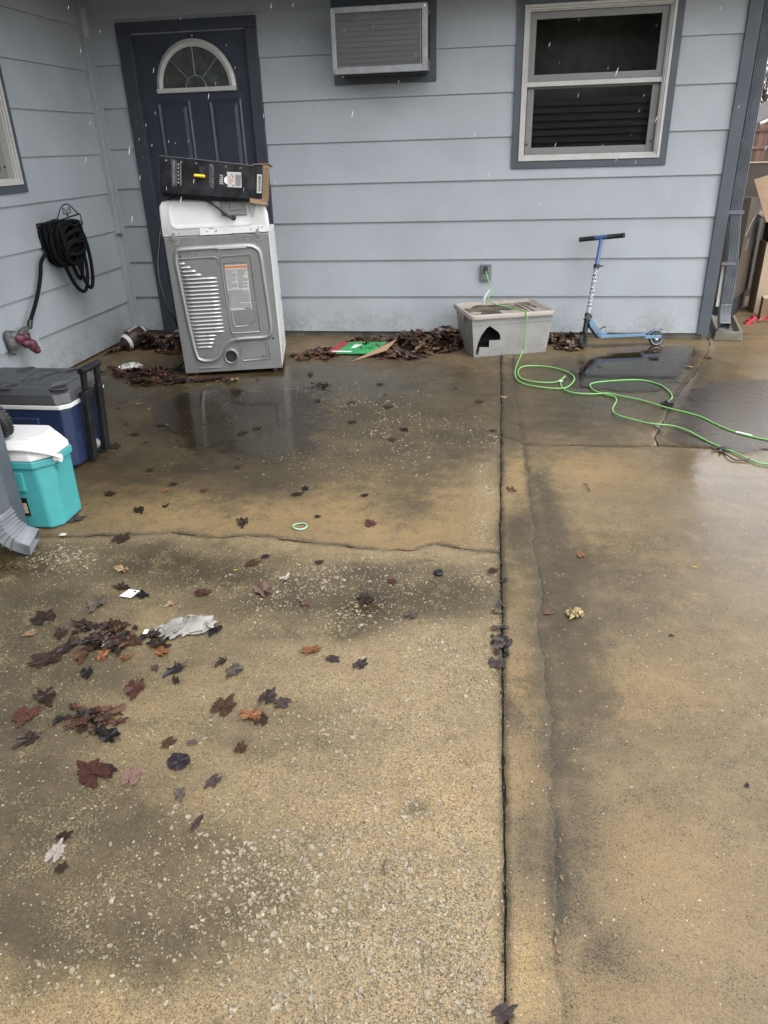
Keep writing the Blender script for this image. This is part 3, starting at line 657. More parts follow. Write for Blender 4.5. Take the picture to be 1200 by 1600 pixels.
# pale stones of the worn surface, bedded in the slab
def pebbles():
    n = 120000
    x = RNG.uniform(-1.9, .02, n); y = .55 + (4.6 - .55) * RNG.random(n) ** 1.5
    a = blobfield(AGG, x, y, .09); cl = fbm(x, y, 5, 40, 3)
    keep = (RNG.random(n) < np.clip(a * 1.35 - .12, 0, 1) ** 1.4 * np.clip((cl - .30) * 3.2, 0.12, 1) * .85) & (x < JX(y) - .012) & (np.abs(y - CRL(x)) > .012)
    x, y = x[keep], y[keep]; n = len(x)
    sel = RNG.random(n) < .42
    for nm, m, msk in (("pale_stone", PEBM, sel), ("buff_stone", PEBB, ~sel)):
        px, py = x[msk], y[msk]; k = len(px)
        s = np.clip(RNG.lognormal(-5.66, .52, k), .0016, .0105); rot = RNG.uniform(0, 6.28, k); el = RNG.uniform(.38, 1, k)
        ns = 6; ang = np.arange(ns) / ns * 2 * np.pi
        rr = RNG.uniform(.42, 1.2, (k, ns))
        ux = np.cos(ang + RNG.uniform(-.3, .3, (k, ns))) * rr * s[:, None]; uy = np.sin(ang) * rr * (s * el)[:, None]
        X = px[:, None] + ux * np.cos(rot)[:, None] - uy * np.sin(rot)[:, None]
        Y = py[:, None] + ux * np.sin(rot)[:, None] + uy * np.cos(rot)[:, None]
        z0 = np.full((k, ns), -.003); lift = RNG.uniform(.0006, .0026, k)
        Xt = px[:, None] + (X - px[:, None]) * .78; Yt = py[:, None] + (Y - py[:, None]) * .78
        zt = lift[:, None] + RNG.uniform(-.0005, .0005, (k, ns))
        V = np.concatenate([np.stack([X, Y, z0], -1), np.stack([Xt, Yt, zt], -1)], 1).reshape(-1, 3)
        F = []
        for i in range(k):
            o = i * 12
            F += [(o + j, o + (j + 1) % 6, o + 6 + (j + 1) % 6, o + 6 + j) for j in range(6)] + [tuple(o + 6 + j for j in range(6))]
        me = bpy.data.meshes.new(nm); me.from_pydata(V.tolist(), [], F); me.update(); me.materials.append(m)
        ob = bpy.data.objects.new(nm, me); col.objects.link(ob); ob["kind"] = "stuff"
        tag(ob, nm.replace('_', ' ') + "s bedded in the worn concrete slab", "stones")
pebbles()

# crumbled mortar beside the strip
def rubble():
    b = MB()
    spots = [(.155, 1.02, .10, 26), (.162, 1.14, .06, 14), (.09, 2.52, .07, 30), (.15, .93, .05, 10), (.04, 2.0, .05, 12), (.13, 1.30, .12, 12)]
    for cx, cy, sp, n in spots:
        for _ in range(n):
            x = cx + random.gauss(0, sp * .16); y = cy + random.gauss(0, sp); s = random.uniform(.002, .008) * random.random() ** .5
            j_ = [random.uniform(.35, 1.2) for _ in range(6)]; e_ = random.uniform(1, 2.2); L = [[(x + s * j_[k] * q * math.cos(k * 1.047), y + s * e_ * j_[k] * q * math.sin(k * 1.047), z) for k in range(6)] for z, q in ((-.001, 1), (.002 + s * .3, .8))]
            b.loft(L)
    o = b.build("mortar_crumbs", CONC); o["kind"] = "stuff"; tag(o, "crumbs of broken mortar along the narrow concrete strip", "rubble")
rubble()
def joint_dirt():
    b = MB()
    for k in range(330):
        y = .5 + 4.8 * random.random() ** 1.6; s = random.uniform(.0015, .0045); x = float(JX(np.array(y))) + random.gauss(0, .0045); z = random.uniform(-.008, .0015)
        b.loft([[(x + s * random.uniform(.5, 1) * math.cos(a), y + s * random.uniform(.6, 1.6) * math.sin(a), q) for a in (k_ * 1.257 for k_ in range(5))] for q in (z - .004, z)])
    o = b.build("joint_dirt", SOIL); o["kind"] = "stuff"; tag(o, "damp crumbs filling the long joint between the slabs", "dirt")
joint_dirt()

# ------------------------------------------------------------------ house
WY, LX, WX = 5.86, -3.07, -1.90
house = thing("house", "pale blue grey lap sided house with dark trim round the patio", "house", (-.75, WY, 0))
def hb(mb, name, m, parent=house, **kw): return mb.build(name, m, parent, world=True, **kw)
def cut(rect, holes):
    out = [rect]
    for h in holes:
        nxt = []
        for a0, a1, b0, b1 in out:
            if h[0] >= a1 or h[1] <= a0 or h[2] >= b1 or h[3] <= b0: nxt.append((a0, a1, b0, b1)); continue
            if h[0] > a0: nxt.append((a0, h[0], b0, b1))
            if h[1] < a1: nxt.append((h[1], a1, b0, b1))
            m0, m1 = max(a0, h[0]), min(a1, h[1])
            if h[2] > b0: nxt.append((m0, m1, b0, h[2]))
            if h[3] < b1: nxt.append((m0, m1, h[3], b1))
        out = nxt
    return out
EXP = .2725
def siding(T, a0, a1, z0, rows, holes, top=2.40):
    """lap siding on a wall; T maps (along, out, up) to the world"""
    w = MB()
    for r in cut((a0, a1, z0, top), holes):
        pts = [T(a, o, z) for o in (-.035, -.012) for (a, z) in ((r[0], r[2]), (r[1], r[2]), (r[1], r[3]), (r[0], r[3]))]
        w.add(pts, [(0, 1, 2, 3), (4, 5, 6, 7), (0, 1, 5, 4), (1, 2, 6, 5), (2, 3, 7, 6), (3, 0, 4, 7)])
    wall = hb(w, "wall", SIDING)
    for k in range(rows):
        zb, zt = z0 + EXP * k, min(z0 + EXP * (k + 1) + .018, top)
        dz = random.uniform(-.0012, .0012)
        for (x0, x1, b0, b1) in cut((a0, a1, zb + dz, zt), holes):
            if x1 - x0 < .01 or b1 - b0 < .03: continue
            f = lambda z: lerp(.0135, -.002, (z - zb) / (EXP + .018))
            n = max(1, int((x1 - x0) / .4)); L = []
            wv = [random.uniform(-.0006, .0006) for _ in range(n + 1)]
            for i in range(n + 1):
                a = lerp(x0, x1, i / n)
                L.append([T(a, -.011, b0), T(a, f(b0) + wv[i], b0 + .0), T(a, f(b0) + wv[i] + .0004, b0 + .004), T(a, f(b1) + wv[i], b1), T(a, -.011, b1)])
            hb(MB().loft(L), "siding_board", SIDING, wall)
    return wall
TB = lambda a, o, z: (a, WY - o, z)            # back wall, outwards = towards camera
TL = lambda a, o, z: (LX + o, a, z)            # left wall, outwards = +x
TW = lambda a, o, z: (WX + o, a, z)            # wing wall
TE = lambda a, o, z: (1.50 + o, a, z)          # right end wall
DOOR = (-2.70, -1.85, -.1, 2.13); WIN = (.05, 1.03, 1.24, 2.19); LWIN = (3.75, 4.72, 1.21, 2.15)
ACH = (-1.17, -.58, 1.81, 2.18)
siding(TB, -3.03, 1.50, .045, 9, [DOOR, WIN, ACH])
siding(TL, 2.38, 5.85, .015, 9, [LWIN])
siding(TW, -4.0, 2.40, .045, 9, [])
siding(TE, 5.90, 10.0, .045, 9, [])
hb(MB().box(-3.07, -1.9, 2.385, 2.40, 0, 2.4), "wall", SIDING)
# foundation
hb(MB().box(-3.3, 1.49, 5.872, 6.05, -.1, .050), "foundation", FOUND)
hb(MB().box(-3.3, -3.085, 2.35, 5.870, -.1, .02), "foundation", FOUND)
hb(MB().box(-2.1, -1.915, -4, 2.37, -.1, .05), "foundation", FOUND)
hb(MB().box(1.30, 1.485, 6.06, 10, -.1, .05), "foundation", FOUND)
# corner boards and inner corner strip
hb(MB().box(1.447, 1.528, 5.828, 5.851, .040, 2.40), "corner_board", TRIM, bevel=.002)
hb(MB().box(1.5155, 1.536, 5.853, 5.95, .040, 2.40), "corner_board", TRIM, bevel=.002)
hb(MB().box(WX + .006, WX + .026, 2.27, 2.408, .02, 2.40), "corner_board", TRIM, bevel=.002)
hb(MB().box(-3.072, -3.030, 5.806, 5.8475, .03, 2.40).box(-3.032, -2.996, 5.832, 5.8485, .03, 2.40), "corner_strip", SIDING)
hb(MB().box(-3.028, -3.0, 5.815, 5.83, 2.13, 2.30), "caulk_strip", VINYL)
hb(MB().box(-3.045, -3.0, 5.80, 5.812, .795, .815), "cable_clip", INK)
# roof: soffits, fascias, roof planes
hb(MB().box(-3.05, 2.15, 5.08, 5.84, 2.402, 2.42).box(-3.06, -2.30, 2.42, 5.075, 2.402, 2.42).box(-1.88, -1.33, -4, 2.9, 2.402, 2.42), "soffit", SOFFIT)
hb(MB().box(-2.29, 2.17, 5.05, 5.075, 2.33, 2.56).box(-2.298, -2.275, 2.91, 5.048, 2.33, 2.56).box(-1.325, -1.30, -4, 2.93, 2.39, 2.56), "fascia", TRIM)
rf = MB(); rf.add([(-3.6, 5.02, 2.57), (2.3, 5.02, 2.57), (2.3, 10, 4.3), (-3.6, 10, 4.3), (-3.6, 5.02, 2.60), (2.3, 5.02, 2.60), (2.3, 10, 4.33), (-3.6, 10, 4.33)],
                  [(0, 1, 2, 3), (4, 5, 6, 7), (0, 1, 5, 4), (1, 2, 6, 5), (2, 3, 7, 6), (3, 0, 4, 7)])
rf.add([(-1.27, -4, 2.575), (-1.27, 2.96, 2.575), (-6, 2.96, 4.2), (-6, -4, 4.2), (-1.27, -4, 2.605), (-1.27, 2.96, 2.605), (-6, 2.96, 4.23), (-6, -4, 4.23)],
       [(0, 1, 2, 3), (4, 5, 6, 7), (0, 1, 5, 4), (1, 2, 6, 5), (2, 3, 7, 6), (3, 0, 4, 7)])
rf.add([(-2.27, 2.97, 2.578), (-2.27, 5.01, 2.578), (-6, 5.01, 3.9), (-6, 2.97, 3.9), (-2.27, 2.97, 2.608), (-2.27, 5.01, 2.608), (-6, 5.01, 3.93), (-6, 2.97, 3.93)],
       [(0, 1, 2, 3), (4, 5, 6, 7), (0, 1, 5, 4), (1, 2, 6, 5), (2, 3, 7, 6), (3, 0, 4, 7)])
hb(rf, "roof", SHINGLE)

# back door
d = hb(MB().box(-2.70, -1.842, 5.905, 5.95, .02, 2.13), "door", DOORM)
cas = MB().box(-2.792, -2.694, 5.832, 5.93, .02, 2.135).box(-1.848, -1.765, 5.832, 5.93, .02, 2.135).box(-2.792, -1.765, 5.830, 5.93, 2.1355, 2.203)
cas.box(-2.6935, -2.672, 5.88, 5.90, .02, 2.112).box(-1.870, -1.8485, 5.88, 5.90, .02, 2.112).box(-2.6935, -1.8485, 5.88, 5.902, 2.1125, 2.135)
cs_ = hb(cas, "casing", DOORTRIM, d, bevel=.003)
hb(MB().box(-2.70, -1.84, 5.83, 5.90, 0.0, .045), "threshold", ALU, d)
for x0, x1, z0, z1 in ((-2.585, -2.325, .98, 1.715), (-2.185, -1.935, .98, 1.715), (-2.585, -2.325, .25, .85), (-2.185, -1.935, .25, .85)):
    fr = MB()
    def bead(x0, x1, z0, z1, y):
        fr.loft([[(x0, y, z0), (x1, y, z0), (x1, y, z1), (x0, y, z1)], [(x0 + .012, y - .007, z0 + .012), (x1 - .012, y - .007, z0 + .012), (x1 - .012, y - .007, z1 - .012), (x0 + .012, y - .007, z1 - .012)],
                 [(x0 + .030, y + .001, z0 + .030), (x1 - .030, y + .001, z0 + .030), (x1 - .030, y + .001, z1 - .030), (x0 + .030, y + .001, z1 - .030)],
                 [(x0 + .055, y - .008, z0 + .055), (x1 - .055, y - .008, z0 + .055), (x1 - .055, y - .008, z1 - .055), (x0 + .055, y - .008, z1 - .055)]], False, True)
    bead(x0, x1, z0, z1, 5.9045)
    hb(fr, "panel", DOORM, d)
fx, fz = -2.258, 1.762
def half_ring(r0, r1, y0, y1, zb):
    n = 28; o = MB(); L = []
    for k in range(n + 1):
        a = math.pi * k / n
        L.append([(fx + r * math.cos(a), y, fz + zb + r * math.sin(a)) for r, y in ((r0, y1), (r0, y0), ((r0 + r1) / 2, y0 - .010), (r1, y0 + .004), (r1, y1))])
    return o.loft(L)
f = half_ring(.252, .300, 5.892, 5.906, .030)
f.box(fx - .300, fx + .300, 5.884, 5.906, fz, fz + .0295).box(fx - .29, fx + .29, 5.878, 5.884, fz + .004, fz + .018)
fan = hb(f, "fanlight_frame", VINYL, d, smooth=40)
n = 24; gp = [(fx + .254 * math.cos(math.pi * k / n), fz + .0295 + .254 * math.sin(math.pi * k / n)) for k in range(n + 1)]
hb(MB().prism(gp, 5.897, 5.9045), "fanlight_pane", FROST, d)
cm = MB(); cy = 5.8955
cm.tube([(fx + .075 * math.cos(math.pi * k / 14), cy, fz + .03 + .075 * math.sin(math.pi * k / 14)) for k in range(15)], .0028, 5)
for a in (45, 90, 135): cm.tube([(fx + .075 * math.cos(R(a)), cy, fz + .03 + .075 * math.sin(R(a))), (fx + .253 * math.cos(R(a)), cy, fz + .03 + .253 * math.sin(R(a)))], .0028, 5)
hb(cm, "glazing_bar", ALU, d)
cs_.location.y = .030; d.location.y = -.030      # the leaf hangs well forward in its casing

# double-hung windows
def window(T, a0, a1, z0, z1, zr, blinds):
    def bx(mb, x0, x1, o0, o1, b0, b1):
        pts = [T(x, o, z) for z in (b0, b1) for o in (o0, o1) for x in (x0, x1)]
        mb.add(pts, [(0, 2, 3, 1), (4, 5, 7, 6), (0, 1, 5, 4), (2, 6, 7, 3), (0, 4, 6, 2), (1, 3, 7, 5)])
    def frame(mb, x0, x1, b0, b1, w, o0, o1, wb=None, wt=None):
        wb = w if wb is None else wb; wt = w if wt is None else wt
        bx(mb, x0, x0 + w, o0, o1, b0, b1); bx(mb, x1 - w, x1, o0, o1, b0, b1)
        bx(mb, x0 + w, x1 - w, o0, o1, b0, b0 + wb); bx(mb, x0 + w, x1 - w, o0, o1, b1 - wt, b1)
    t = MB(); frame(t, a0 - .047, a1 + .047, z0 - .045, z1 + .05, .049, -.005, .026)
    win = hb(t, "window", TRIM, bevel=.002)
    f = MB(); frame(f, a0 + .002, a1 - .002, z0 + .002, z1 - .002, .017, -.05, .036); frame(f, a0 + .019, a1 - .019, z0 + .019, z1 - .019, .012, -.06, .024); frame(f, a0 + .031, a1 - .031, z0 + .031, z1 - .031, .008, -.06, .012)
    hb(f, "frame", VINYL, win, bevel=.0015)
    x0, x1 = a0 + .039, a1 - .039
    s = MB(); frame(s, x0, x1, zr + .014, z1 - .039, .042, -.035, -.012)
    us = hb(s, "upper_sash", SASHG, win, bevel=.002)
    s = MB(); frame(s, x0 + .004, x1 - .004, z0 + .039, zr - .0155, .045, -.060, -.037, wt=.012)
    hb(s, "lower_sash", SASHG, win, bevel=.002)
    s = MB(); bx(s, x0 - .008, x1 + .008, -.034, .006, zr - .015, zr + .0135); hb(s, "meeting_rail", VINYL, win, bevel=.002)
    s = MB(); bx(s, x0 + .041, x1 - .041, -.026, -.022, zr + .055, z1 - .080); hb(s, "pane", GLASS, win)
    s = MB(); bx(s, x0 + .048, x1 - .048, -.051, -.047, z0 + .083, zr - .027); hb(s, "pane", GLASS, win)
    for xx in (x0 + .012, x1 - .024):
        s = MB(); bx(s, xx, xx + .010, -.036, -.030, z0 + .10, z0 + .112); hb(s, "sash_latch", BLACKP, win)
    if blinds:
        z = zr - .13; k = 0
        while z > z0 + .06:
            s = MB(); o = -.085
            pts = [T(x, oo, zz) for x in (x0 + .02, x1 - .02) for oo, zz in ((o, z), (o - .010, z + .006), (o - .03, z + .045), (o - .032, z + .046), (o - .012, z + .004))]
            s.loft([pts[:5], pts[5:]]); hb(s, "blind_slat", BLIND, win); z -= .046; k += 1
    r = MB(); pts = [T(x, o, z) for o in (-.062, -.45) for (x, z) in ((a0, z0), (a1, z0), (a1, z1), (a0, z1))]
    r.add(pts, [(4, 5, 6, 7), (0, 1, 5, 4), (1, 2, 6, 5), (2, 3, 7, 6), (3, 0, 4, 7)]); hb(r, "room_lining", LINING, win)
window(TB, .060, 1.016, 1.247, 2.170, 1.718, True)
window(TL, 3.78, 4.707, 1.220, 2.140, 1.69, True)

# trim board round the air conditioner
tb = MB()
for r in cut((-1.231, -.519, 1.762, 2.30), [(-1.165, -.565, 1.815, 2.175)]): tb.box(r[0], r[1], 5.836, 5.862, r[2], r[3])
hb(tb, "unit_surround", TRIM)
# ------------------------------------------------------------------ air conditioner through the wall
ac = thing("air_conditioner", "grey metal air conditioner sticking out of the wall between door and window", "air conditioner", (-.865, 5.86, 1.805))
def ab(mb, n, m, par=ac, **k): return mb.build(n, m, par, world=True, **k)
x0, x1, z0, z1, yf = -1.180, -.550, 1.806, 2.178, 5.56
body = MB().box(x0 + .012, x1 - .012, 5.602, 5.98, z0 + .012, z1 - .006)
ab(body, "housing", ALU, bevel=.004)
fr = MB().box(x0, x1, yf, yf + .035, z1 - .034, z1).box(x0, x1, yf, yf + .035, z0, z0 + .040)
ab(fr, "frame_bar", ALU, bevel=.003)
ab(MB().box(x0, x0 + .030, yf - .002, yf + .037, z0 + .001, z1 - .001), "frame_bar", ALU, bevel=.003)
ab(MB().box(x1 - .036, x1, yf - .002, yf + .037, z0 + .001, z1 - .001), "frame_bar", ALU, bevel=.003)
def mesh_nodes():
    m = mat("perforated_grille", (.2, .2, .2), .5, metal=.2); h = N(m); p = P(m); v = h.co()
    sx = h.a("ShaderNodeSeparateXYZ"); h.l.new(v, sx.inputs[0])
    w = lambda s, f: h.math('ABSOLUTE', h.math('SINE', h.math('MULTIPLY', s, f)))
    a = w(h.math('ADD', sx.outputs[0], h.math('MULTIPLY', sx.outputs[2], 1.8)), 300); b = w(h.math('SUBTRACT', sx.outputs[0], h.math('MULTIPLY', sx.outputs[2], 1.8)), 300)
    k = h.mr(h.math('MINIMUM', a, b), .22, .42)
    h.l.new(h.mix(k, (.17, .165, .155), (.02, .02, .022)), p.inputs["Base Color"]); return m
GRILLE = mesh_nodes()
ab(MB().box(x0 + .029, x1 - .035, yf + .012, yf + .018, z0 + .039, z1 - .033), "grille", GRILLE)
for k in range(10):
    z = z0 + .060 + k * .0295
    ab(MB().box(x0 + .031, x1 - .050, yf + .0075, yf + .0115, z, z + .0022), "grille_bar", INK)
ab(MB().box(x1 - .048, x1 - .044, yf + .004, yf + .0115, z0 + .041, z1 - .035), "grille_bar", ALU)
for k in range(9):
    y = 5.63 + k * .022
    ab(MB().box(x1 - .013, x1 - .0085, y, y + .012, z0 + .08, z1 - .04), "side_louver", BLACKP)
sc = MB()
for xx in (x0 + .014, x1 - .017):
    for zz in (z0 + .018, z1 - .017): sc.cyl((xx, yf - .005, zz), (xx, yf - .0018, zz), .005, 8)
ab(sc, "screw", CHROME)
ab(MB().box(x0 + .03, x1 - .03, 5.61, 5.835, z0 - .004, z0 + .0115), "drip_tray", ROOM)
ab(MB().cyl((x0 + .05, 5.64, z0 - .012), (x0 + .05, 5.64, z0 - .004), .008, 8), "drain_stub", WHITEP)

# ------------------------------------------------------------------ dryer
dr = thing("clothes_dryer", "clothes dryer standing with its ribbed grey back panel outwards in front of the navy door", "dryer", (-2.122, 4.657, .022), (0, R(-.7), R(13.2)))
W_, H_, D_ = .685, .872, .60; dr.scale = (.965, 1, 1)
sh = MB(); sh.box(.0, W_, .012, D_, .012, H_)
cab = sh.build("cabinet", WHITEM, dr, bevel=.006)
MB().box(.002, W_ - .002, .0, .0115, .0, H_ - .002).build("back_panel", GALV, dr, bevel=.002)
# raised plateau with a lobe at the lower left
pl = catmull([(.10, .815), (.30, .818), (.53, .820), (.600, .800), (.632, .75), (.640, .60), (.648, .40), (.650, .27), (.630, .215), (.58, .196), (.46, .195), (.375, .190), (.325, .175), (.292, .140), (.262, .090), (.215, .062), (.15, .060), (.10, .078), (.078, .115), (.062, .25), (.050, .45), (.040, .66), (.040, .755), (.058, .80)], 5, True)
pl = [(p[0], p[1]) for p in [(q[0], q[1], 0) for q in pl]]
def inset(poly, d):
    out = []; n = len(poly); A = sum(poly[i][0] * poly[(i + 1) % n][1] - poly[(i + 1) % n][0] * poly[i][1] for i in range(n)); sgn = 1 if A > 0 else -1
    for i in range(n):
        a, b = Vector(poly[i - 1]), Vector(poly[(i + 1) % n]); t = (b - a).normalized(); out.append((poly[i][0] - t.y * d * sgn, poly[i][1] + t.x * d * sgn))
    return out
loops = [[(x, y, z) for x, z in inset(pl, dd)] for dd, y in ((0, .002), (.004, -.004), (.010, -.012), (.016, -.016), (.022, -.0165), (.028, -.013), (.033, -.0103), (.035, -.0100), (.040, -.0100))]
MB().loft(loops, False, True).build("raised_panel", GALV, dr, smooth=35)
YP = -.010
ridge = MB()
def ribbon(path, r, closed=False): ridge.tube(path, r, 6, closed)
ribbon([(x, YP, z) for x, z in ((.072, .742), (.30, .745), (.322, .742), (.332, .728), (.334, .70))], .0055)
ribbon([(x, YP, z) for x, z in catmull([(.350, .690, 0), (.350, .725, 0), (.362, .745, 0), (.45, .748, 0), (.535, .748, 0), (.551, .732, 0), (.553, .55, 0), (.558, .275, 0), (.545, .258, 0), (.45, .256, 0), (.375, .257, 0), (.360, .272, 0), (.357, .45, 0)], 4, True) for x, z in [(x, z)]] if False else [(p[0], YP, p[1]) for p in catmull([(.350, .690, 0), (.350, .725, 0), (.362, .745, 0), (.45, .748, 0), (.535, .748, 0), (.551, .732, 0), (.553, .55, 0), (.558, .275, 0), (.545, .258, 0), (.45, .256, 0), (.375, .257, 0), (.360, .272, 0), (.355, .45, 0)], 4, True)], .0055, True)
ribbon([(p[0], YP, p[1]) for p in ((.362, .705), (.520, .708), (.530, .50), (.535, .335), (.528, .326), (.50, .325), (.497, .312), (.490, .303), (.475, .301), (.40, .299), (.384, .308), (.372, .50))], .003, True)
ridge.build("pressed_ridge", GALV, dr, smooth=60)
rows = []
for k in range(23):
    z = .715 - .0245 * k
    xl = .068 if k < 14 else .068 + (k - 13) * .0034
    xr = .118 + .032 * k if k < 4 else (.312 if k < 19 else (.255, .240, .230, .215)[k - 19])
    lv = MB()
    L = []
    for t in np.linspace(0, 1, 9):
        x = lerp(xl, xr, t); e = min(1, min(t, 1 - t) * (xr - xl) / .010 + .15)
        L.append([(x, YP + .001, z - .008 * e), (x, YP - .0085 * e, z - .0055 * e), (x, YP - .0095 * e, z - .002), (x, YP - .004 * e, z + .006 * e), (x, YP + .001, z + .009 * e)])
    lv.loft(L).build("louver", GALV, dr, smooth=50)
lr = MB()
lr.tube([(.408, -.001, .16), (.408, -.001, .075), (.416, -.001, .064), (.598, -.001, .070), (.606, -.001, .080), (.604, -.001, .185)], .0055, 6)
lr.build("pressed_ridge", GALV, dr, smooth=60); lr = MB(); lr.tube([(.425, -.001, .155), (.425, -.001, .084), (.585, -.001, .090), (.585, -.001, .18)], .0028, 6)
lr.build("pressed_ridge", GALV, dr, smooth=60)
MB().tube([(.10, -.001, .030), (.25, -.001, .030)], .006, 6).build("pressed_ridge", GALV, dr, smooth=60)
vc = MB().lathe([(.040, .03), (.040, -.018), (.044, -.020), (.050, -.012), (.054, -.003), (.056, .004)], 28, 'y', (.335, 0, .102))
vc.build("vent_collar", GALV, dr, smooth=40)
MB().lathe([(.0395, -.006), (.001, -.0055)], 24, 'y', (.335, 0, .102)).build("vent_opening", ROOM, dr)
hl = MB()
for x, z in ((.640, .205), (.30, .735), (.24, .18), (.33, .78), (.42, .785), (.20, .77), (.145, .775)): hl.cyl((x, -.0135 if (.06 < x < .63) else -.002, z), (x, .001, z), .0035 if x < .6 else .0075, 10)
for k in range(26):
    z = .05 + k * .031
    hl.cyl((.012, -.0012, z), (.012, .003, z), .0020, 6); hl.cyl((.672, -.0012, z + .01), (.672, .003, z + .01), .0020, 6)
for x in (.05, .12, .19, .30, .47, .52, .57, .62): hl.cyl((x, -.0012, .845 + .006 * math.sin(x * 40)), (x, .003, .845), .0022, 6)
hl.build("screw_hole", BLACKP, dr)
for x in (.07, .615):
    b = MB().box(x - .02, x + .02, -.010, -.0005, .862, .884).box(x - .006, x + .006, -.014, -.001, .852, .900)
    b.lathe([(.028, -.0005), (.025, -.003), (.001, -.003)], 16, 'y', (x, 0, .848)); b.build("hinge_bracket", SASHG, dr)
# warning label: header, text columns
MB().box(.371, .519, YP - .0016, YP - .0004, .405, .692).build("label", LABELW, dr)
MB().box(.3715, .5185, YP - .0026, YP - .0019, .672, .686).build("label_header", ORANGEINK, dr)
def textlines(mb, x0, x1, z0, z1, n, y, h=.55, gap=.2):
    dz = (z1 - z0) / n
    for i in range(n):
        z = z1 - (i + .8) * dz; x = x0; end = x1 - (random.random() < .3) * (x1 - x0) * random.uniform(.1, .6)
        while x < end - .004:
            w = random.uniform(.004, .014) * (x1 - x0) / .07; e = min(x + w, end); mb.add([(x, y, z), (e, y, z), (e, y, z + dz * h), (x, y, z + dz * h)], [(0, 1, 2, 3)]); x = e + .0022
pr = MB(); textlines(pr, .376, .440, .545, .664, 17, YP - .002); textlines(pr, .447, .513, .545, .664, 17, YP - .002); textlines(pr, .376, .513, .42, .537, 17, YP - .002)
pr.build("label_text", INK, dr)
MB().box(.47, .512, YP - .0022, YP - .0018, .408, .418).build("label_text", INK, dr)
MB().box(.34, .53, YP - .009, YP - .0075, .792, .806).build("sticker_strip", LABELW, dr)
# control console, back face with pressed recess
cons = MB()
pf = [(-.004, .874), (.688, .874), (.690, .99), (.672, 1.055), (.645, 1.083), (.60, 1.090), (.06, 1.090), (.022, 1.082), (.002, 1.055), (-.004, 1.0)]
ins = lambda d: inset(pf, d)
cons.loft([[(x, .16, z * .97 + .02) for x, z in ins(.01)], [(x, .02, z) for x, z in pf], [(x, .006, z) for x, z in ins(.005)], [(x, .001, z) for x, z in ins(.016)]])
cons.build("console", WHITEP, dr, smooth=45, bevel=.003)
rc = MB(); q = rrect(.065, .585, .930, 1.065, .035)
rc.loft([[(x, -.0035, z) for x, z in inset(q, -.008)], [(x, -.005, z) for x, z in q], [(x, -.0005, z) for x, z in inset(q, .014)], [(x, -.0004, z) for x, z in inset(q, .018)]], False, True)
rc.build("console_recess", WHITEP, dr, smooth=60)
MB().box(.24, .44, -.003, .0005, .878, .932).box(.44, .67, -.0026, .0005, .880, .920).build("flange", WHITEP, dr, bevel=.001)
sl = MB(); sl.box(.30, .33, -.0045, -.0031, .915, .918)
for x, z in ((.285, .897), (.345, .900), (.34, .893), (.06, .885), (.10, .888), (.62, .905), (.645, .905), (.57, .897)): sl.box(x, x + .006, -.0045, -.0010, z, z + .006)
sl.build("slot", BLACKP, dr)
tp = MB().box(.395, .560, -.012, -.006, .985, 1.078); tp.build("terminal_cover", SASHG, dr, bevel=.003)
MB().box(.455, .525, -.017, -.0125, 1.015, 1.070).build("cover_rib", SASHG, dr, bevel=.003)
MB().box(.412, .545, -.0145, -.0125, .992, .998).build("cover_rib", ALU, dr)
tg = MB(); tg.add([(.560, -.012, 1.075), (.625, -.020, 1.060), (.600, -.022, .965), (.560, -.009, 1.075), (.625, -.017, 1.060), (.600, -.019, .965)], [(0, 1, 2), (3, 5, 4), (0, 1, 4, 3), (1, 2, 5, 4), (2, 0, 3, 5)])
tg.build("paper_tag", LABELW, dr)
cd = catmull([(.470, .004, .972), (.468, -.020, .970), (.440, -.030, .985), (.40, -.036, 1.02), (.34, -.030, 1.068), (.27, .00, 1.099), (.17, .08, 1.103), (.06, .15, 1.095), (-.03, .18, 1.03), (-.040, .15, .92), (-.050, .10, .84), (-.075, .05, .72), (-.078, .03, .60), (-.055, .03, .46), (-.02, .06, .34), (.005, .16, .22), (-.015, .25, .10), (-.06, .22, .012), (-.10, .10, .008)], 6)
MB().tube(cd, .009, 8).build("power_cord", BLACKP, dr, smooth=60)
MB().lathe([(.016, .002), (.016, -.006), (.011, -.010), (.009, -.010)], 14, 'y', (.470, 0, .972)).build("cord_grommet", BLACKP, dr, smooth=40)
for x in (.06, .62):
    for y in (.06, .54): MB().lathe([(.018, .012), (.018, -.002), (.026, -.006), (.026, -.022 - .006 * (x > .3))], 12, 'z', (x, y, 0)).build("foot", BLACKP, dr)
MB().box(.004, W_ - .004, .03, D_ - .01, -.004, .0115).build("base_rail", BLACKP, dr)

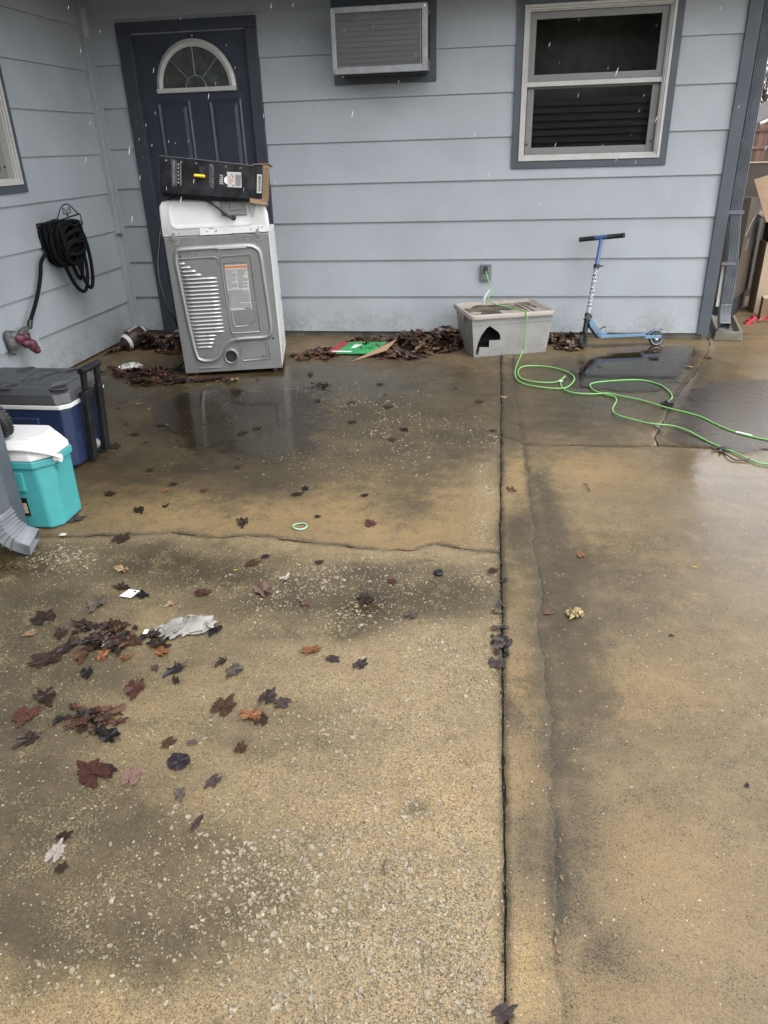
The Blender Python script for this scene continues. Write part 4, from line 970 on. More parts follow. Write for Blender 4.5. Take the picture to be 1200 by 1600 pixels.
# ------------------------------------------------------------------ monitor carton on the dryer
ct = thing("monitor_carton", "long black printed carton with a brown torn open end lying on top of the dryer", "carton", (-2.090, 4.612, 1.166), (R(-4), R(7.1), R(12.9)))
L_, Hc, Dc = .560, .200, .30
cb = MB(); cb.loft([[(0, .004, .0), (0, Dc, .0), (0, Dc, Hc - .004), (0, .004, Hc)], [(.20, .0, -.003), (.20, Dc, .002), (.20, Dc, Hc), (.20, .002, Hc + .001)], [(.38, -.002, .002), (.38, Dc, 0), (.38, Dc, Hc), (.38, 0, Hc)], [(L_, .0, .008), (L_, Dc, .004), (L_, Dc, Hc), (L_, .0, Hc - .002)]], True, True)
cb.build("carton_body", BOXBLK, ct, bevel=.003)
cf = MB(); cf.loft([[(.0, .002, -.001), (.20, -.002, -.004), (.38, -.004, .001), (.54, -.002, .007)], [(.02, .018, -.028), (.20, .012, -.030), (.36, .010, -.022), (.54, .006, -.008)], [(.02, .021, -.028), (.20, .015, -.030), (.36, .013, -.022), (.54, .009, -.008)], [(.0, .005, -.001), (.20, .001, -.004), (.38, -.001, .001), (.54, .001, .007)]], False, False, False)
cf.build("bottom_flap", BOXBLK, ct)
MB().loft([[(L_ + .0005, -.002, .012), (L_ + .0005, Dc, .012), (L_ + .0005, Dc, Hc), (L_ + .0005, -.002, Hc - .004)], [(L_ + .062, -.006, .020), (L_ + .055, Dc, .02), (L_ + .055, Dc, Hc), (L_ + .055, -.004, Hc - .002)]], False, False).build("end_sleeve", BOXBLK, ct)
fl = MB()
fl.add([(L_ - .008, -.004, Hc), (L_ + .092, -.010, Hc + .012), (L_ + .095, Dc, Hc + .01), (L_ - .008, Dc, Hc), (L_ - .008, -.004, Hc + .004), (L_ + .092, -.010, Hc + .016), (L_ + .095, Dc, Hc + .014), (L_ - .008, Dc, Hc + .004)], [(0, 1, 2, 3), (4, 5, 6, 7), (0, 1, 5, 4), (1, 2, 6, 5), (2, 3, 7, 6), (3, 0, 4, 7)])
fl.build("torn_flap", CARD, ct); fl = MB()
fl.add([(L_ - .02, -.007, -.014), (L_ + .085, -.012, -.020), (L_ + .08, .2, -.02), (L_ - .02, .2, .0), (L_ - .02, -.007, .012), (L_ + .085, -.012, .008), (L_ + .08, .2, .0), (L_ - .02, .2, .004)], [(0, 1, 2, 3), (4, 5, 6, 7), (0, 1, 5, 4), (1, 2, 6, 5), (2, 3, 7, 6), (3, 0, 4, 7)])
fl.build("torn_flap", CARD, ct)
fl = MB(); nfl = 26
for k in range(nfl):
    z = .008 + k * (Hc - .004) / nfl
    fl.box(L_ + .055, L_ + .094, -.014 + (k % 2) * .003, .002, z, z + (Hc - .004) / nfl * (.82))
fl.build("corrugated_edge", CARD, ct)
MB().box(L_ + .022, L_ + .050, -.0105, -.0085, .045, .150).build("barcode_label", LABELW, ct)
bc = MB(); z = .056
while z < .140:
    w = random.choice((.0015, .0025, .004)); bc.add([(L_ + .030, -.0112, z), (L_ + .045, -.0112, z), (L_ + .045, -.0112, z + w), (L_ + .030, -.0112, z + w)], [(0, 1, 2, 3)]); z += w + random.choice((.0015, .003))
bc.build("barcode", BLACKINK, ct)
lb = MB(); lb.M = Matrix.Translation((.405, -.0046, .062)) @ Matrix.Rotation(R(-3), 4, 'Y')
lb.box(0, .085, 0, .0012, 0, .085); lb.build("shipping_label", LABELW, ct)
lb = MB(); lb.lathe([(.022, -.0042), (.001, -.0045)], 16, 'y', (.405, 0, .100)); lb.build("round_sticker", WHITEP, ct)
bc = MB(); z = .07
for k in range(15):
    x = .452 + k * .0022
    bc.add([(x, -.0060, .074), (x + .0013, -.0060, .074), (x + .0013, -.0060, .138), (x, -.0060, .138)], [(0, 1, 2, 3)])
bc.build("barcode", INK, ct)
for nm, m_, spots in (("label_patch", ORANGEINK, ((.412, .115), (.420, .082), (.430, .10))), ("label_patch", GREENPK, ((.425, .128), (.436, .070))), ("label_patch", REDINK, ((.417, .098), (.433, .118)))):
    lp = MB()
    for x, z in spots: lp.add([(x, -.0062, z), (x + .009, -.0062, z), (x + .009, -.0062, z + .008), (x, -.0062, z + .008)], [(0, 1, 2, 3)])
    lp.build(nm, m_, ct)
def vtext(s, size, x, z, m_, nm="print"):
    M = Matrix.Translation((x, -.0046, z)) @ Matrix.Rotation(R(90), 4, 'Y') @ Matrix.Rotation(R(90), 4, 'X')
    hull_text(s, size, nm, m_, ct, M)
vtext("msi", .040, .358, .128, WHITEINK); vtext("OPTIX G24C4", .0205, .308, .175, GREYINK)
hull_text("CURVED GAMING MONITOR", .0085, "print", GREYINK, ct, Matrix.Translation((.297, -.0046, .165)) @ Matrix.Rotation(R(90), 4, 'Y') @ Matrix.Rotation(R(90), 4, 'X'))
pr = MB()
def vlines(mb, x0, x1, z0, z1, n):
    dx = (x1 - x0) / n
    for i in range(n):
        z = z1
        while z > z0:
            w = random.uniform(.003, .010); mb.add([(x0 + i * dx, -.0046, max(z - w, z0)), (x0 + (i + .6) * dx, -.0046, max(z - w, z0)), (x0 + (i + .6) * dx, -.0046, z), (x0 + i * dx, -.0046, z)], [(0, 1, 2, 3)]); z -= w + .0025
vlines(pr, .080, .096, .045, .175, 4); vlines(pr, .122, .132, .045, .175, 2)
for k in range(6): pr.box(.108, .116, -.0047, -.0044, .055 + k * .020, .066 + k * .020)
for a, b_, c0, c1 in ((.074, .0755, .038, .182), (.100, .1015, .038, .182), (.074, .1015, .038, .0395), (.074, .1015, .1805, .182)): pr.box(a, b_, -.0047, -.0044, c0, c1)
pr.build("print", GREYINK, ct); pr = MB()
for k in range(6):
    for j in range(2):
        x = .035 + k * .088 + j * .007; z = Hc - .020
        pr.add([(x, -.0046, z - .009), (x + .003, -.0046, z - .009), (x + .006, -.0046, z), (x + .003, -.0046, z)], [(0, 1, 2, 3)])
pr.build("print", GREYINK, ct)
MB().prism(rrect(.238, .266, .105, .165, .013), -.0052, -.0030).build("hand_hole", ROOM, ct)
MB().tube([(.212, -.012, .108), (.262, -.012, .108)], [.0095, .0095], 10).ell((.212, -.012, .108), (.0095, .0095, .0095), 10, 6).ell((.262, -.012, .108), (.011, .011, .011), 10, 6).build("hand_clip", YELLOW, ct, smooth=60)

# ------------------------------------------------------------------ storage tote
tt = thing("storage_tote", "broken grey storage tote with a jagged hole in front and dirt on its pinkish lid", "storage tote", (-.190, 5.250, .001), (0, 0, R(18.5)))
LT, DT, HT = .535, .400, .285
fl_ = lambda z: .030 * z / HT
hole = [(.114, .221), (.135, .205), (.160, .185), (.178, .168), (.189, .142), (.190, .114), (.112, .116), (.111, .066), (.042, .072), (.034, .012), (.012, .014), (.014, .040), (.034, .105), (.052, .150), (.090, .203)]
outer = [(-.0, 0.0), (LT * .33, 0), (LT * .66, 0), (LT, 0), (LT, HT * .5), (LT, HT), (LT * .66, HT), (LT * .33, HT), (0, HT), (0, HT * .5)]
tri = tessellate_polygon([[Vector((a, b, 0)) for a, b in outer], [Vector((a, b, 0)) for a, b in hole]])
allp = outer + hole
def fp(u, z):
    k = (u / LT) * 2 - 1; return (u + fl_(z) * k, -fl_(z), z)
b = MB(); b.add([fp(u, z) for u, z in allp], [tuple(t) for t in tri])
def ring(z, n=4):
    f_ = fl_(z); r = .035; x0, x1, y0, y1 = -f_, LT + f_, -f_, DT + f_
    return x0, x1, y0, y1
sides = []
for z in (0, HT * .5, HT):
    x0, x1, y0, y1 = ring(z); sides.append([(x1, y0, z), (x1, y0 + .02, z), (x1, y1 - .03, z), (x1 - .012, y1 - .012, z), (x1 - .03, y1, z), (x0 + .03, y1, z), (x0 + .012, y1 - .012, z), (x0, y1 - .03, z), (x0, y0 + .02, z), (x0, y0, z)])
b.loft(sides, False, False, False)
b.add([(0, 0, 0), (LT, 0, 0), (LT, DT, 0), (0, DT, 0)], [(0, 1, 2, 3)])
tb_ = b.build("tub", TOTE, tt)
bm = bmesh.new(); bm.from_mesh(tb_.data); bmesh.ops.remove_doubles(bm, verts=bm.verts, dist=.0005); bmesh.ops.recalc_face_normals(bm, faces=bm.faces); bm.to_mesh(tb_.data); bm.free()
so = tb_.modifiers.new("wall", 'SOLIDIFY'); so.thickness = .0028; so.offset = 0
bd = MB()
for z, o, hh in ((.232, .003, .004),):
    bd.box(-.026, LT + .026, -.0295, -.0255, z, z + hh)
bd.build("moulded_line", TOTE, tt)
MB().box(-.034, -.0285, .10, .30, .235, .262).build("end_handle", TOTE, tt, bevel=.003)
MB().box(-.0195, -.0165, .075, .150, .13, .215).build("label", OUTLETM, tt)
pr = MB()
for k in range(6): pr.add([(-.0202, .085, .14 + k * .012), (-.0202, .14, .14 + k * .012), (-.0202, .14, .145 + k * .012), (-.0202, .085, .145 + k * .012)], [(0, 1, 2, 3)])
pr.build("label_text", WHITEINK, tt)
# lid: rolled rim, sunken tray
x0, x1, y0, y1 = -.048, LT + .048, -.046, DT + .048
rl = lambda d, z, r=.045: [(p[0], p[1], z) for p in rrect(x0 + d, x1 - d, y0 + d, y1 - d, max(.012, r - d * .4), 5)]
ld = MB(); ld.loft([rl(.010, HT - .012), rl(.0, HT - .012), rl(-.001, HT + .010), rl(.004, HT + .018), rl(.022, HT + .018), rl(.030, HT + .012), rl(.042, HT - .004), rl(.050, HT - .006)], False, True)
ld.build("lid", TOTELID, tt, smooth=40)
for cx in (.0,): MB().box(x0 - .005, x0 + .001, .12, .26, HT - .045, HT + .006).build("lid_latch", TOTELID, tt, bevel=.003)
dm = MB(); nx, ny = 26, 18; g_ = []
for j in range(ny):
    for i in range(nx):
        x = lerp(x0 + .055, x1 - .055, i / (nx - 1)); y = lerp(y0 + .055, y1 - .055, j / (ny - 1))
        g_.append((x, y, HT - .0068 + .012 * float(np.clip(fbm(np.array(x + .3), np.array(y + .1), 9, 60, 3) - .42, -.03, 1)) * 3))
dm.add(g_, [(j * nx + i, j * nx + i + 1, (j + 1) * nx + i + 1, (j + 1) * nx + i) for j in range(ny - 1) for i in range(nx - 1)])
dm.build("dirt_layer", DIRT, tt, smooth=70)
MB().box(.08, .22, .01, .12, HT - .004, HT + .0).build("dirt_patch", SOIL, tt)
MB().box(.42, .43, .10, .36, HT - .005, HT + .004).box(.46, .468, .06, .38, HT - .005, HT + .004).build("lid_rib", TOTELID, tt)

# ------------------------------------------------------------------ outlet and green cord
ot = thing("wall_outlet", "small grey weatherproof outlet box on the siding above the tote", "outlet", (-.140, 5.848, .435))
MB().box(-.042, .042, -.022, .0, .0, .120).build("cover_plate", OUTLETM, ot, bevel=.004)
MB().box(-.030, .030, -.030, -.0225, .055, .108).build("socket_face", SASHG, ot, bevel=.003)
MB().box(-.012, .012, -.033, -.0305, .066, .094).build("socket", BLACKP, ot)
MB().box(-.026, .026, -.027, -.0225, .012, .046).build("flip_cover", OUTLETM, ot, bevel=.003)
MB().box(-.040, .040, -.036, -.0225, .112, .120).build("rain_lip", OUTLETM, ot)

T18 = Matrix.Translation((-.190, 5.250, 0)) @ Matrix.Rotation(R(18.5), 4, 'Z')
tp_ = lambda x, y, z: tuple(T18 @ Vector((x, y, z)))
cord = thing("extension_cord", "bright green extension cord running from the wall outlet over the tote and slab", "extension cord", (CORD[0][0], CORD[0][1], 0))
head = [(-.140, 5.79, .522), (-.135, 5.765, .505), (-.115, 5.73, .45), (-.085, 5.69, .385), tp_(.20, .36, .335), tp_(.235, .30, .305), tp_(.275, .20, .305), tp_(.315, .09, .306), tp_(.345, .0, .309), tp_(.352, -.045, .308), tp_(.355, -.062, .285), tp_(.356, -.060, .19), tp_(.350, -.056, .09), tp_(.335, -.060, .022)]
p1 = head + [(x, y, .008) for x, y in CORD]
def tubew(path, r, name, m_, par, k=6):
    return MB().tube(catmull(path, k), r, 8).build(name, m_, par, smooth=60, world=True)
zz = lambda i, n: .008 + .007 * (1 if n in i else 0)
tubew(p1, .0044, "cord", GREENC, cord)
tubew([(x, y, .0135 if 12 < i < 18 else .008) for i, (x, y) in enumerate(CORD_B)], .0044, "cord", GREENC, cord)
MB().box(-.155, -.125, 5.775, 5.825, .505, .540).build("plug", BLACKP, cord, world=True, bevel=.006)
e = CORD_B[0]
MB().tube([(e[0] + .012, e[1] + .01, .012), (e[0] - .01, e[1] - .035, .013), (e[0] - .02, e[1] - .06, .014)], [.010, .014, .015], 10).box(e[0] - .045, e[0] + .02, e[1] - .075, e[1] - .045, .004, .020).build("plug", BLACKP, cord, world=True, smooth=40)
tgm = MB(); tgm.add([(-.095, 5.700, .40), (-.118, 5.705, .385), (-.150, 5.70, .33), (-.128, 5.695, .335), (-.145, 5.70, .28), (-.139, 5.698, .28)], [(0, 1, 2, 3), (2, 3, 5, 4)])
t_ = tgm.build("paper_tag", WHITEP, cord, world=True); s_ = t_.modifiers.new("th", 'SOLIDIFY'); s_.thickness = .0008
for (x, y), nx_ in ((CORD[17], CORD[18]),): MB().tube([(x - .01, y, .009), (x + .012, y - .004, .009)], .0065, 8).build("tape_band", WHITEP, cord, world=True)
tubew([(x, y, .009) for x, y in (CORD[-3], ((CORD[-3][0] + CORD[-2][0]) / 2, (CORD[-3][1] + CORD[-2][1]) / 2))], .0062, "tape_band", WHITEP, cord)

# ------------------------------------------------------------------ kick scooter
sc_ = thing("kick_scooter", "blue folding kick scooter leaning on the siding beside the tote", "scooter", (.597, 5.520, 0), (R(-11), 0, R(11.5)))
RW = .054
def wheel(parent, c, M=None, nm="wheel"):
    t = MB(); t.M = M or Matrix.Translation(c)
    t.lathe([(RW - .012, -.012), (RW - .004, -.012), (RW, -.006), (RW, .006), (RW - .004, .012), (RW - .012, .012)], 28, 'y')
    w = t.build(nm, RUBBER, parent, smooth=40)
    r = MB(); r.M = t.M; r.lathe([(RW - .016, -.011), (RW - .011, -.0125), (RW - .011, .0125), (RW - .016, .011)], 28, 'y'); r.lathe([(.012, -.013), (.012, .013)], 12, 'y')
    for k in range(5):
        a = 2 * math.pi * k / 5; r.tube([(.010 * math.cos(a), 0, .010 * math.sin(a)), ((RW - .014) * math.cos(a), 0, (RW - .014) * math.sin(a))], [.007, .0045], 6)
    r.build("rim", CHROME, w, smooth=40); return w
XR = .535
wheel(sc_, (XR, 0, RW + .001))
dk = MB(); dk.loft([[(x, y, z) for y, z in ((-.045, .074), (-.045, .094), (-.041, .098), (.041, .098), (.045, .094), (.045, .074))] for x in (.105, .20, .44)])
dk.build("deck", BLUED, sc_, bevel=.002)
MB().box(.14, .42, -.038, .038, .0985, .1005).build("grip_tape", BLACKP, sc_)
MB().box(.440, .560, -.030, -.022, .056, .080).box(.440, .560, .022, .030, .056, .080).build("rear_fork", BLUED, sc_, bevel=.002)
fe = MB(); L = []
for k in range(9):
    a = R(165 - k * 14); x = XR + (RW + .011) * math.cos(a); z = RW + (RW + .011) * math.sin(a) + (.006 if k > 6 else 0)
    L.append([(x, -.022, z), (x, .022, z), (x + .004 * math.cos(a), .022, z + .004 * math.sin(a)), (x + .004 * math.cos(a), -.022, z + .004 * math.sin(a))])
fe.loft(L).build("fender_brake", BLUEA, sc_, smooth=40)
HB, HT_ = Vector((.004, 0, .118)), Vector((.102, 0, .770)); ax = (HT_ - HB).normalized()
at = lambda s: tuple(HB + ax * s)
nk = MB()
for s in (-1, 1):
    y0, y1 = (s * .030, s * .036) if s > 0 else (-.036, -.030)
    nk.prism([(.022, .19), (.040, .205), (.060, .190), (.120, .120), (.150, .118), (.168, .098), (.168, .0735), (.100, .0735), (.030, .160)], y0, y1)
nk.prism([(.020, .185), (.040, .203), (.128, .112), (.100, .078)], -.028, .028)
nk.build("neck", BLUED, sc_, bevel=.003)
em = MB(); em.prism([(.050, .150), (.064, .165), (.090, .135), (.076, .122)], -.0372, -.0362); em.build("decal", INK, sc_)
for x, z in ((.088, .108), (.118, .094)): MB().cyl((x, -.041, z), (x, -.0362, z), .006, 10).build("bolt", BLACKP, sc_)
MB().tube([at(-.01), at(.095)], .019, 14).build("head_tube", BLACKP, sc_, smooth=40)
MB().tube([at(.085), at(.098)], .026, 14).tube([at(.105), at(.135)], .0225, 14).box(at(.11)[0] - .02, at(.11)[0] + .026, -.028, -.015, at(.11)[2] - .012, at(.11)[2] + .012).build("lower_clamp", BLACKP, sc_, smooth=40)
MB().tube([at(.130), at(.455)], .0165, 14).build("lower_tube", CHECK, sc_, smooth=40)
pn = MB()
for s in (.19, .24, .29, .34, .39, .43): pn.cyl(tuple(Vector(at(s)) + Vector((-.004, -.0185, 0))), tuple(Vector(at(s)) + Vector((-.004, -.010, 0))), .004, 8)
pn.build("adjust_hole", BLACKP, sc_)
MB().tube([at(.448), at(.475)], .0215, 14).tube([tuple(Vector(at(.46)) + Vector((.015, -.012, 0))), tuple(Vector(at(.462)) + Vector((.042, -.016, 0)))], .006, 8).build("upper_clamp", BLACKP, sc_, smooth=40)
MB().tube([at(.470), at(.655)], .0145, 14).build("upper_tube", BLUEA, sc_, smooth=40)
st = R(-44); hd = Vector((math.cos(st), math.sin(st), 0)); top = Vector(at(.655))
MB().tube([tuple(top - hd * .045), tuple(top + hd * .045)], .0165, 14).build("handlebar_clamp", BLUEA, sc_, smooth=40)
for s in (-1, 1):
    MB().tube([tuple(top + hd * s * a) for a in (.045, .048, .052, .160, .166)], [.016, .019, .0165, .0165, .0185], 14).build("grip", RUBBER, sc_, smooth=40)
fd = hd.cross(Vector((0, 0, 1))).normalized()   # rolling direction of the steered wheel
Mw = Matrix.Translation((-.006, 0, RW + .001)) @ Matrix.Rotation(math.atan2(hd.y, hd.x) - R(90), 4, 'Z')
wheel(sc_, None, Mw)
fk = MB(); fk.M = Mw
fk.box(-.014, .014, -.022, -.016, -.006, .062).box(-.014, .014, .016, .022, -.006, .062).box(-.018, .018, -.022, .022, .0585, .070)
fk.build("fork", BLACKP, sc_, bevel=.003)
MB().tube([(.10, -.02, .128), (.128, -.026, .150), (.150, -.026, .152)], .005, 6).build("folding_lever", BLACKP, sc_, smooth=40)

# ------------------------------------------------------------------ coolers
def crect(x0, x1, y0, y1, c, z): return [(x0 + c, y0, z), (x1 - c, y0, z), (x1, y0 + c, z), (x1, y1 - c, z), (x1 - c, y1, z), (x0 + c, y1, z), (x0, y1 - c, z), (x0, y0 + c, z)]
bc_ = thing("wheeled_cooler", "big navy cooler with a grey cup holder lid and black pull handle", "cooler", (-2.318, 3.235, 0), (0, 0, R(0)))
hx, hy = .315, .195
MB().loft([crect(-hx + .01, hx - .022, -hy + .008, hy - .03, .028, .012), crect(-hx + .01, hx - .018, -hy + .004, hy - .03, .030, .025), crect(-hx, hx - .006, -hy + .006, hy - .006, .034, .306)], True, True).build("body", NAVY, bc_, bevel=.006)
MB().box(-.17, .165, -.210, -.192, .232, .270).build("side_grip", NAVY, bc_, bevel=.008)
MB().box(.18, .245, -.1975, -.140, .012, .120).build("corner_block", NAVY, bc_, bevel=.006)
MB().loft([crect(-hx, hx - .002, -hy, hy, .036, .307), crect(-hx - .002, hx + .002, -hy - .004, hy + .004, .038, .310), crect(-hx - .002, hx + .002, -hy - .004, hy + .004, .038, .324), crect(-hx + .003, hx - .004, -hy + .002, hy - .002, .038, .327)]).build("rim", WHITEP, bc_)
MB().loft([crect(-hx + .002, hx - .004, -hy + .002, hy - .002, .045, .328), crect(-hx, hx + .000, -hy - .002, hy + .002, .05, .334), crect(-hx + .004, hx - .006, -hy + .004, hy - .004, .055, .375), crect(-hx + .022, hx - .030, -hy + .026, hy - .026, .065, .398), crect(-hx + .024, hx - .034, -hy + .030, hy - .030, .065, .400)]).build("lid", GREYLID, bc_, bevel=.004)
MB().loft([crect(-.275, .262, -.105, .172, .05, .3995), crect(-.265, .247, -.095, .165, .05, .408)]).build("lid_panel", GREYLID, bc_, bevel=.003)
def cup(x, y, z):
    MB().lathe([(.046, z + .000), (.046, z + .0035), (.041, z + .0045), (.037, z + .0015), (.036, z + .0008)], 26, 'z', (x, y, 0)).build("cup_holder", GREYLID, bc_, smooth=40)
    MB().lathe([(.0365, z + .0012), (.001, z + .0013)], 24, 'z', (x, y, 0)).build("cup_well", BLACKP, bc_)
for x, y in ((-.070, .125), (.190, .120)): cup(x, y, .408)
for x, y in ((.010, -.140), (.262, -.138)): cup(x, y, .400)
hull_text("Coleman", .050, "embossed_logo", BLACKP, bc_, Matrix.Translation((.085, -.060, .4084)) @ Matrix.Rotation(R(68), 4, 'Z'), .0006)
MB().tube([(x, y, .4085) for x, y in ((.035, -.075), (.01, .10), (.105, .125), (.115, -.065))], .0014, 5, True).build("logo_border", BLACKP, bc_)
for y in (-.078, .048):
    MB().loft([[(x + d, y + s * .021, z) for x, s in ((.312, -1), (.342, -1), (.342, 1), (.312, 1))] for d, z in ((.0, .022), (.030, .37))]).build("handle_sleeve", BLACKP, bc_, bevel=.005)
    MB().loft([[(x + d, y + s * .015, z) for x, s in ((.316, -1), (.338, -1), (.338, 1), (.316, 1))] for d, z in ((.030, .371), (.040, .462))]).build("handle_rail", BLACKP, bc_, bevel=.004)
MB().tube([(.367, -.100, .466), (.367, .070, .466)], .017, 12).build("handle_grip", BLACKP, bc_, smooth=40)
MB().box(.3115, .346, -.070, .030, .310, .352).build("handle_bracket", BLACKP, bc_, bevel=.004)
MB().ell((.318, -.02, .075), (.022, .026, .026), 12, 8).build("drain_cap", SASHG, bc_, smooth=60)

tc = thing("lunch_cooler", "small teal cooler with a white lid and folded white carry handle", "cooler", (-1.940, 2.555, 0), (0, 0, R(2)))
sx, sy = .185, .122
MB().loft([crect(-sx + .020, sx - .012, -sy + .010, sy - .018, .034, .002), crect(-sx + .016, sx - .008, -sy + .006, sy - .014, .040, .012), crect(-sx + .010, sx - .006, -sy + .004, sy - .008, .044, .17), crect(-sx, sx, -sy, sy, .056, .290)]).build("body", TEAL, tc, bevel=.010)
MB().loft([crect(-sx - .004, sx + .005, -sy - .006, sy + .006, .060, .270), crect(-sx - .008, sx + .008, -sy - .010, sy + .010, .062, .278), crect(-sx - .008, sx + .008, -sy - .010, sy + .010, .062, .302)]).build("rim_band", TEAL, tc, bevel=.003)
MB().loft([crect(-sx - .005, sx + .006, -sy - .007, sy + .007, .064, .3025), crect(-sx - .004, sx + .004, -sy - .005, sy + .005, .066, .326), crect(-sx + .006, sx - .008, -sy + .014, sy - .008, .070, .352), crect(-sx + .018, sx - .022, -sy + .034, sy - .018, .07, .374), crect(-sx + .022, sx - .026, -sy + .038, sy - .022, .07, .376)]).build("lid", WHITEP, tc, bevel=.008)
MB().loft([crect(-sx + .040, sx - .050, -sy + .060, sy - .042, .03, .3762), crect(-sx + .043, sx - .053, -sy + .063, sy - .045, .03, .3790)]).build("lid_panel", WHITEP, tc, bevel=.002)
hn = MB(); L = []
hp = catmull([(sx + .024, -.062, .296), (sx + .010, -.080, .318), (sx - .040, -.112, .346), (sx - .11, -.126, .358), (0, -.130, .360), (-sx + .08, -.126, .358), (-sx + .0, -.09, .330), (-sx - .016, -.055, .296)], 5)
for i, p in enumerate(hp):
    a = Vector(hp[max(i - 1, 0)]); b_ = Vector(hp[min(i + 1, len(hp) - 1)]); t = (b_ - a).normalized(); o = t.cross(Vector((0, 0, 1))).normalized(); wd = .0165; p = Vector(p)
    L.append([tuple(p + o * wd + Vector((0, 0, -.012))), tuple(p + o * wd + Vector((0, 0, -.004))), tuple(p - o * wd + Vector((0, 0, .007))), tuple(p - o * wd + Vector((0, 0, -.001)))])
hn.loft(L).build("carry_handle", WHITEP, tc, smooth=50, bevel=.002)
MB().cyl((sx + .008, -.062, .298), (sx + .032, -.062, .298), .017, 14).build("handle_pivot", WHITEP, tc, smooth=40)
MB().cyl((sx + .0, -.050, .262), (sx + .012, -.050, .262), .012, 12).build("pivot_boss", TEAL, tc, smooth=40)
MB().box(-.12, .075, -.1275, -.112, .170, .258).build("front_panel", TEAL, tc, bevel=.006)
MB().lathe([(.020, -.1280), (.017, -.1300), (.014, -.1280)], 20, 'y', (.02, 0, .222)).build("embossed_badge", TEAL, tc)
MB().box(-.02, .062, -.1205, -.108, .062, .142).build("sticker", BLACKINK, tc)
MB().box(-.014, .057, -.1215, -.1207, .075, .120).build("sticker_field", CARDL, tc)
hull_text("30 HRS", .024, "sticker_text", BLACKINK, tc, Matrix.Translation((-.014, -.1219, .082)) @ Matrix.Rotation(R(90), 4, 'X') @ Matrix.Scale(.78, 4, (1, 0, 0)), .0003)
MB().box(-.06, .06, -.108, -.100, .003, .028).build("base_notch", TEAL, tc, bevel=.004)

# black toy wheel on the teal cooler
wt_ = thing("ride_on_toy", "black wheeled toy showing one treaded wheel on the teal cooler lid at the left edge", "toy", (-1.952, 2.500, .381), (R(8), 0, R(-18)))
rw = .070
t = MB(); t.lathe([(rw - .024, -.020), (rw - .006, -.022), (rw, -.014), (rw, .014), (rw - .006, .022), (rw - .024, .020)], 36, 'y', (0, 0, rw))
tw = t.build("wheel", RUBBER, wt_, smooth=40); MB().cyl((0, .021, rw), (0, .045, rw), .008, 10).build("axle", CHROME, wt_); MB().box(-.24, -.03, .030, .055, rw - .02, rw + .03).box(-.03, .01, .030, .05, rw - .012, rw + .012).build("frame", BLACKP, wt_, bevel=.006)
t = MB()
for k in range(30):
    a = 2 * math.pi * k / 30
    for s in (-1, 1):
        t.M = Matrix.Translation((0, 0, rw)) @ Matrix.Rotation(a + s * .05, 4, 'Y'); t.box(-.0035, .0035, s * .011 - .009, s * .011 + .009, rw - .002, rw + .003)
t.build("tread", RUBBER, tw)
t = MB(); t.lathe([(rw - .028, -.016), (rw - .023, -.018), (rw - .023, .018), (rw - .028, .016)], 30, 'y', (0, 0, rw)); t.lathe([(.014, -.020), (.014, .020)], 16, 'y', (0, 0, rw))
for k in range(6):
    a = math.pi * k / 3 + .2; t.tube([(.01 * math.cos(a), 0, rw + .01 * math.sin(a)), ((rw - .026) * math.cos(a), 0, rw + (rw - .026) * math.sin(a))], .006, 6)
t.build("rim", BLACKP, tw, smooth=40)
MB().cyl((.028, -.024, rw + .022), (.028, -.016, rw + .022), .007, 12).build("bolt", CHROME, tw)
# ------------------------------------------------------------------ downspouts and splash block
def ribbed(M, w, d, n=14):
    """rectangular fluted pipe section"""
    pts = []
    for i in range(n + 1): pts.append((lerp(-w / 2, w / 2, i / n), -d / 2 - (.0045 if i % 2 else 0)))
    for i in range(n + 1): pts.append((lerp(w / 2, -w / 2, i / n), d / 2 + (.0045 if i % 2 else 0)))
    return pts
def pipe(path, w, d, name, m_, par, side=Vector((1, 0, 0))):
    """sweep the fluted section along a path; side = width direction"""
    sec = ribbed(None, w, d); L = []
    for i, p in enumerate(path):
        a = Vector(path[max(i - 1, 0)]); b = Vector(path[min(i + 1, len(path) - 1)]); t = (b - a).normalized()
        s = (side - t * side.dot(t)).normalized(); o = t.cross(s); L.append([tuple(Vector(p) + s * x + o * y) for x, y in sec])
    return MB().loft(L, False, False).build(name, m_, par, world=True, smooth=25)
ds = thing("downspout", "dark grey fluted downspout on the right corner of the house, emptying into a splash block", "downspout", (1.62, 5.90, 0))
pipe([(1.585, 5.905, 2.38), (1.585, 5.905, .90)], .078, .058, "pipe", DOWN, ds)
pipe([(1.585, 5.905, .915), (1.592, 5.90, .86), (1.612, 5.885, .62), (1.618, 5.88, .555)], .072, .054, "pipe", DOWN, ds)
pipe([(1.618, 5.88, .57), (1.620, 5.878, .50), (1.622, 5.868, .245)], .080, .060, "pipe", DOWN, ds)
eb = [(1.622, 5.868, .262)] + [(1.622, 5.868 - .11 * (1 - math.cos(a)), .245 - .145 * math.sin(a)) for a in (R(12 * k) for k in range(0, 7))]
eo = pipe(eb, .074, .060, "elbow", DOWNL, ds); so = eo.modifiers.new("w", 'SOLIDIFY'); so.thickness = .002
MB().box(1.538, 1.640, 5.862, 5.868, .875, .90).build("strap", DOWN, ds, world=True)
MB().box(1.542, 1.640, 5.842, 5.848, .535, .555).build("strap", INK, ds, world=True)
MB().loft([[(1.556, 5.86, .24), (1.580, 5.86, .24), (1.580, 5.872, .24), (1.556, 5.872, .24)], [(1.560, 5.882, .52), (1.576, 5.882, .52), (1.576, 5.892, .52), (1.560, 5.892, .52)]]).build("flashing_strip", VINYL, ds, world=True)
sb = thing("splash_block", "mossy concrete splash block under the right hand downspout", "splash block", (1.665, 5.80, 0), (0, 0, R(-8)))
x0, x1, yl_ = -.098, .098, .52
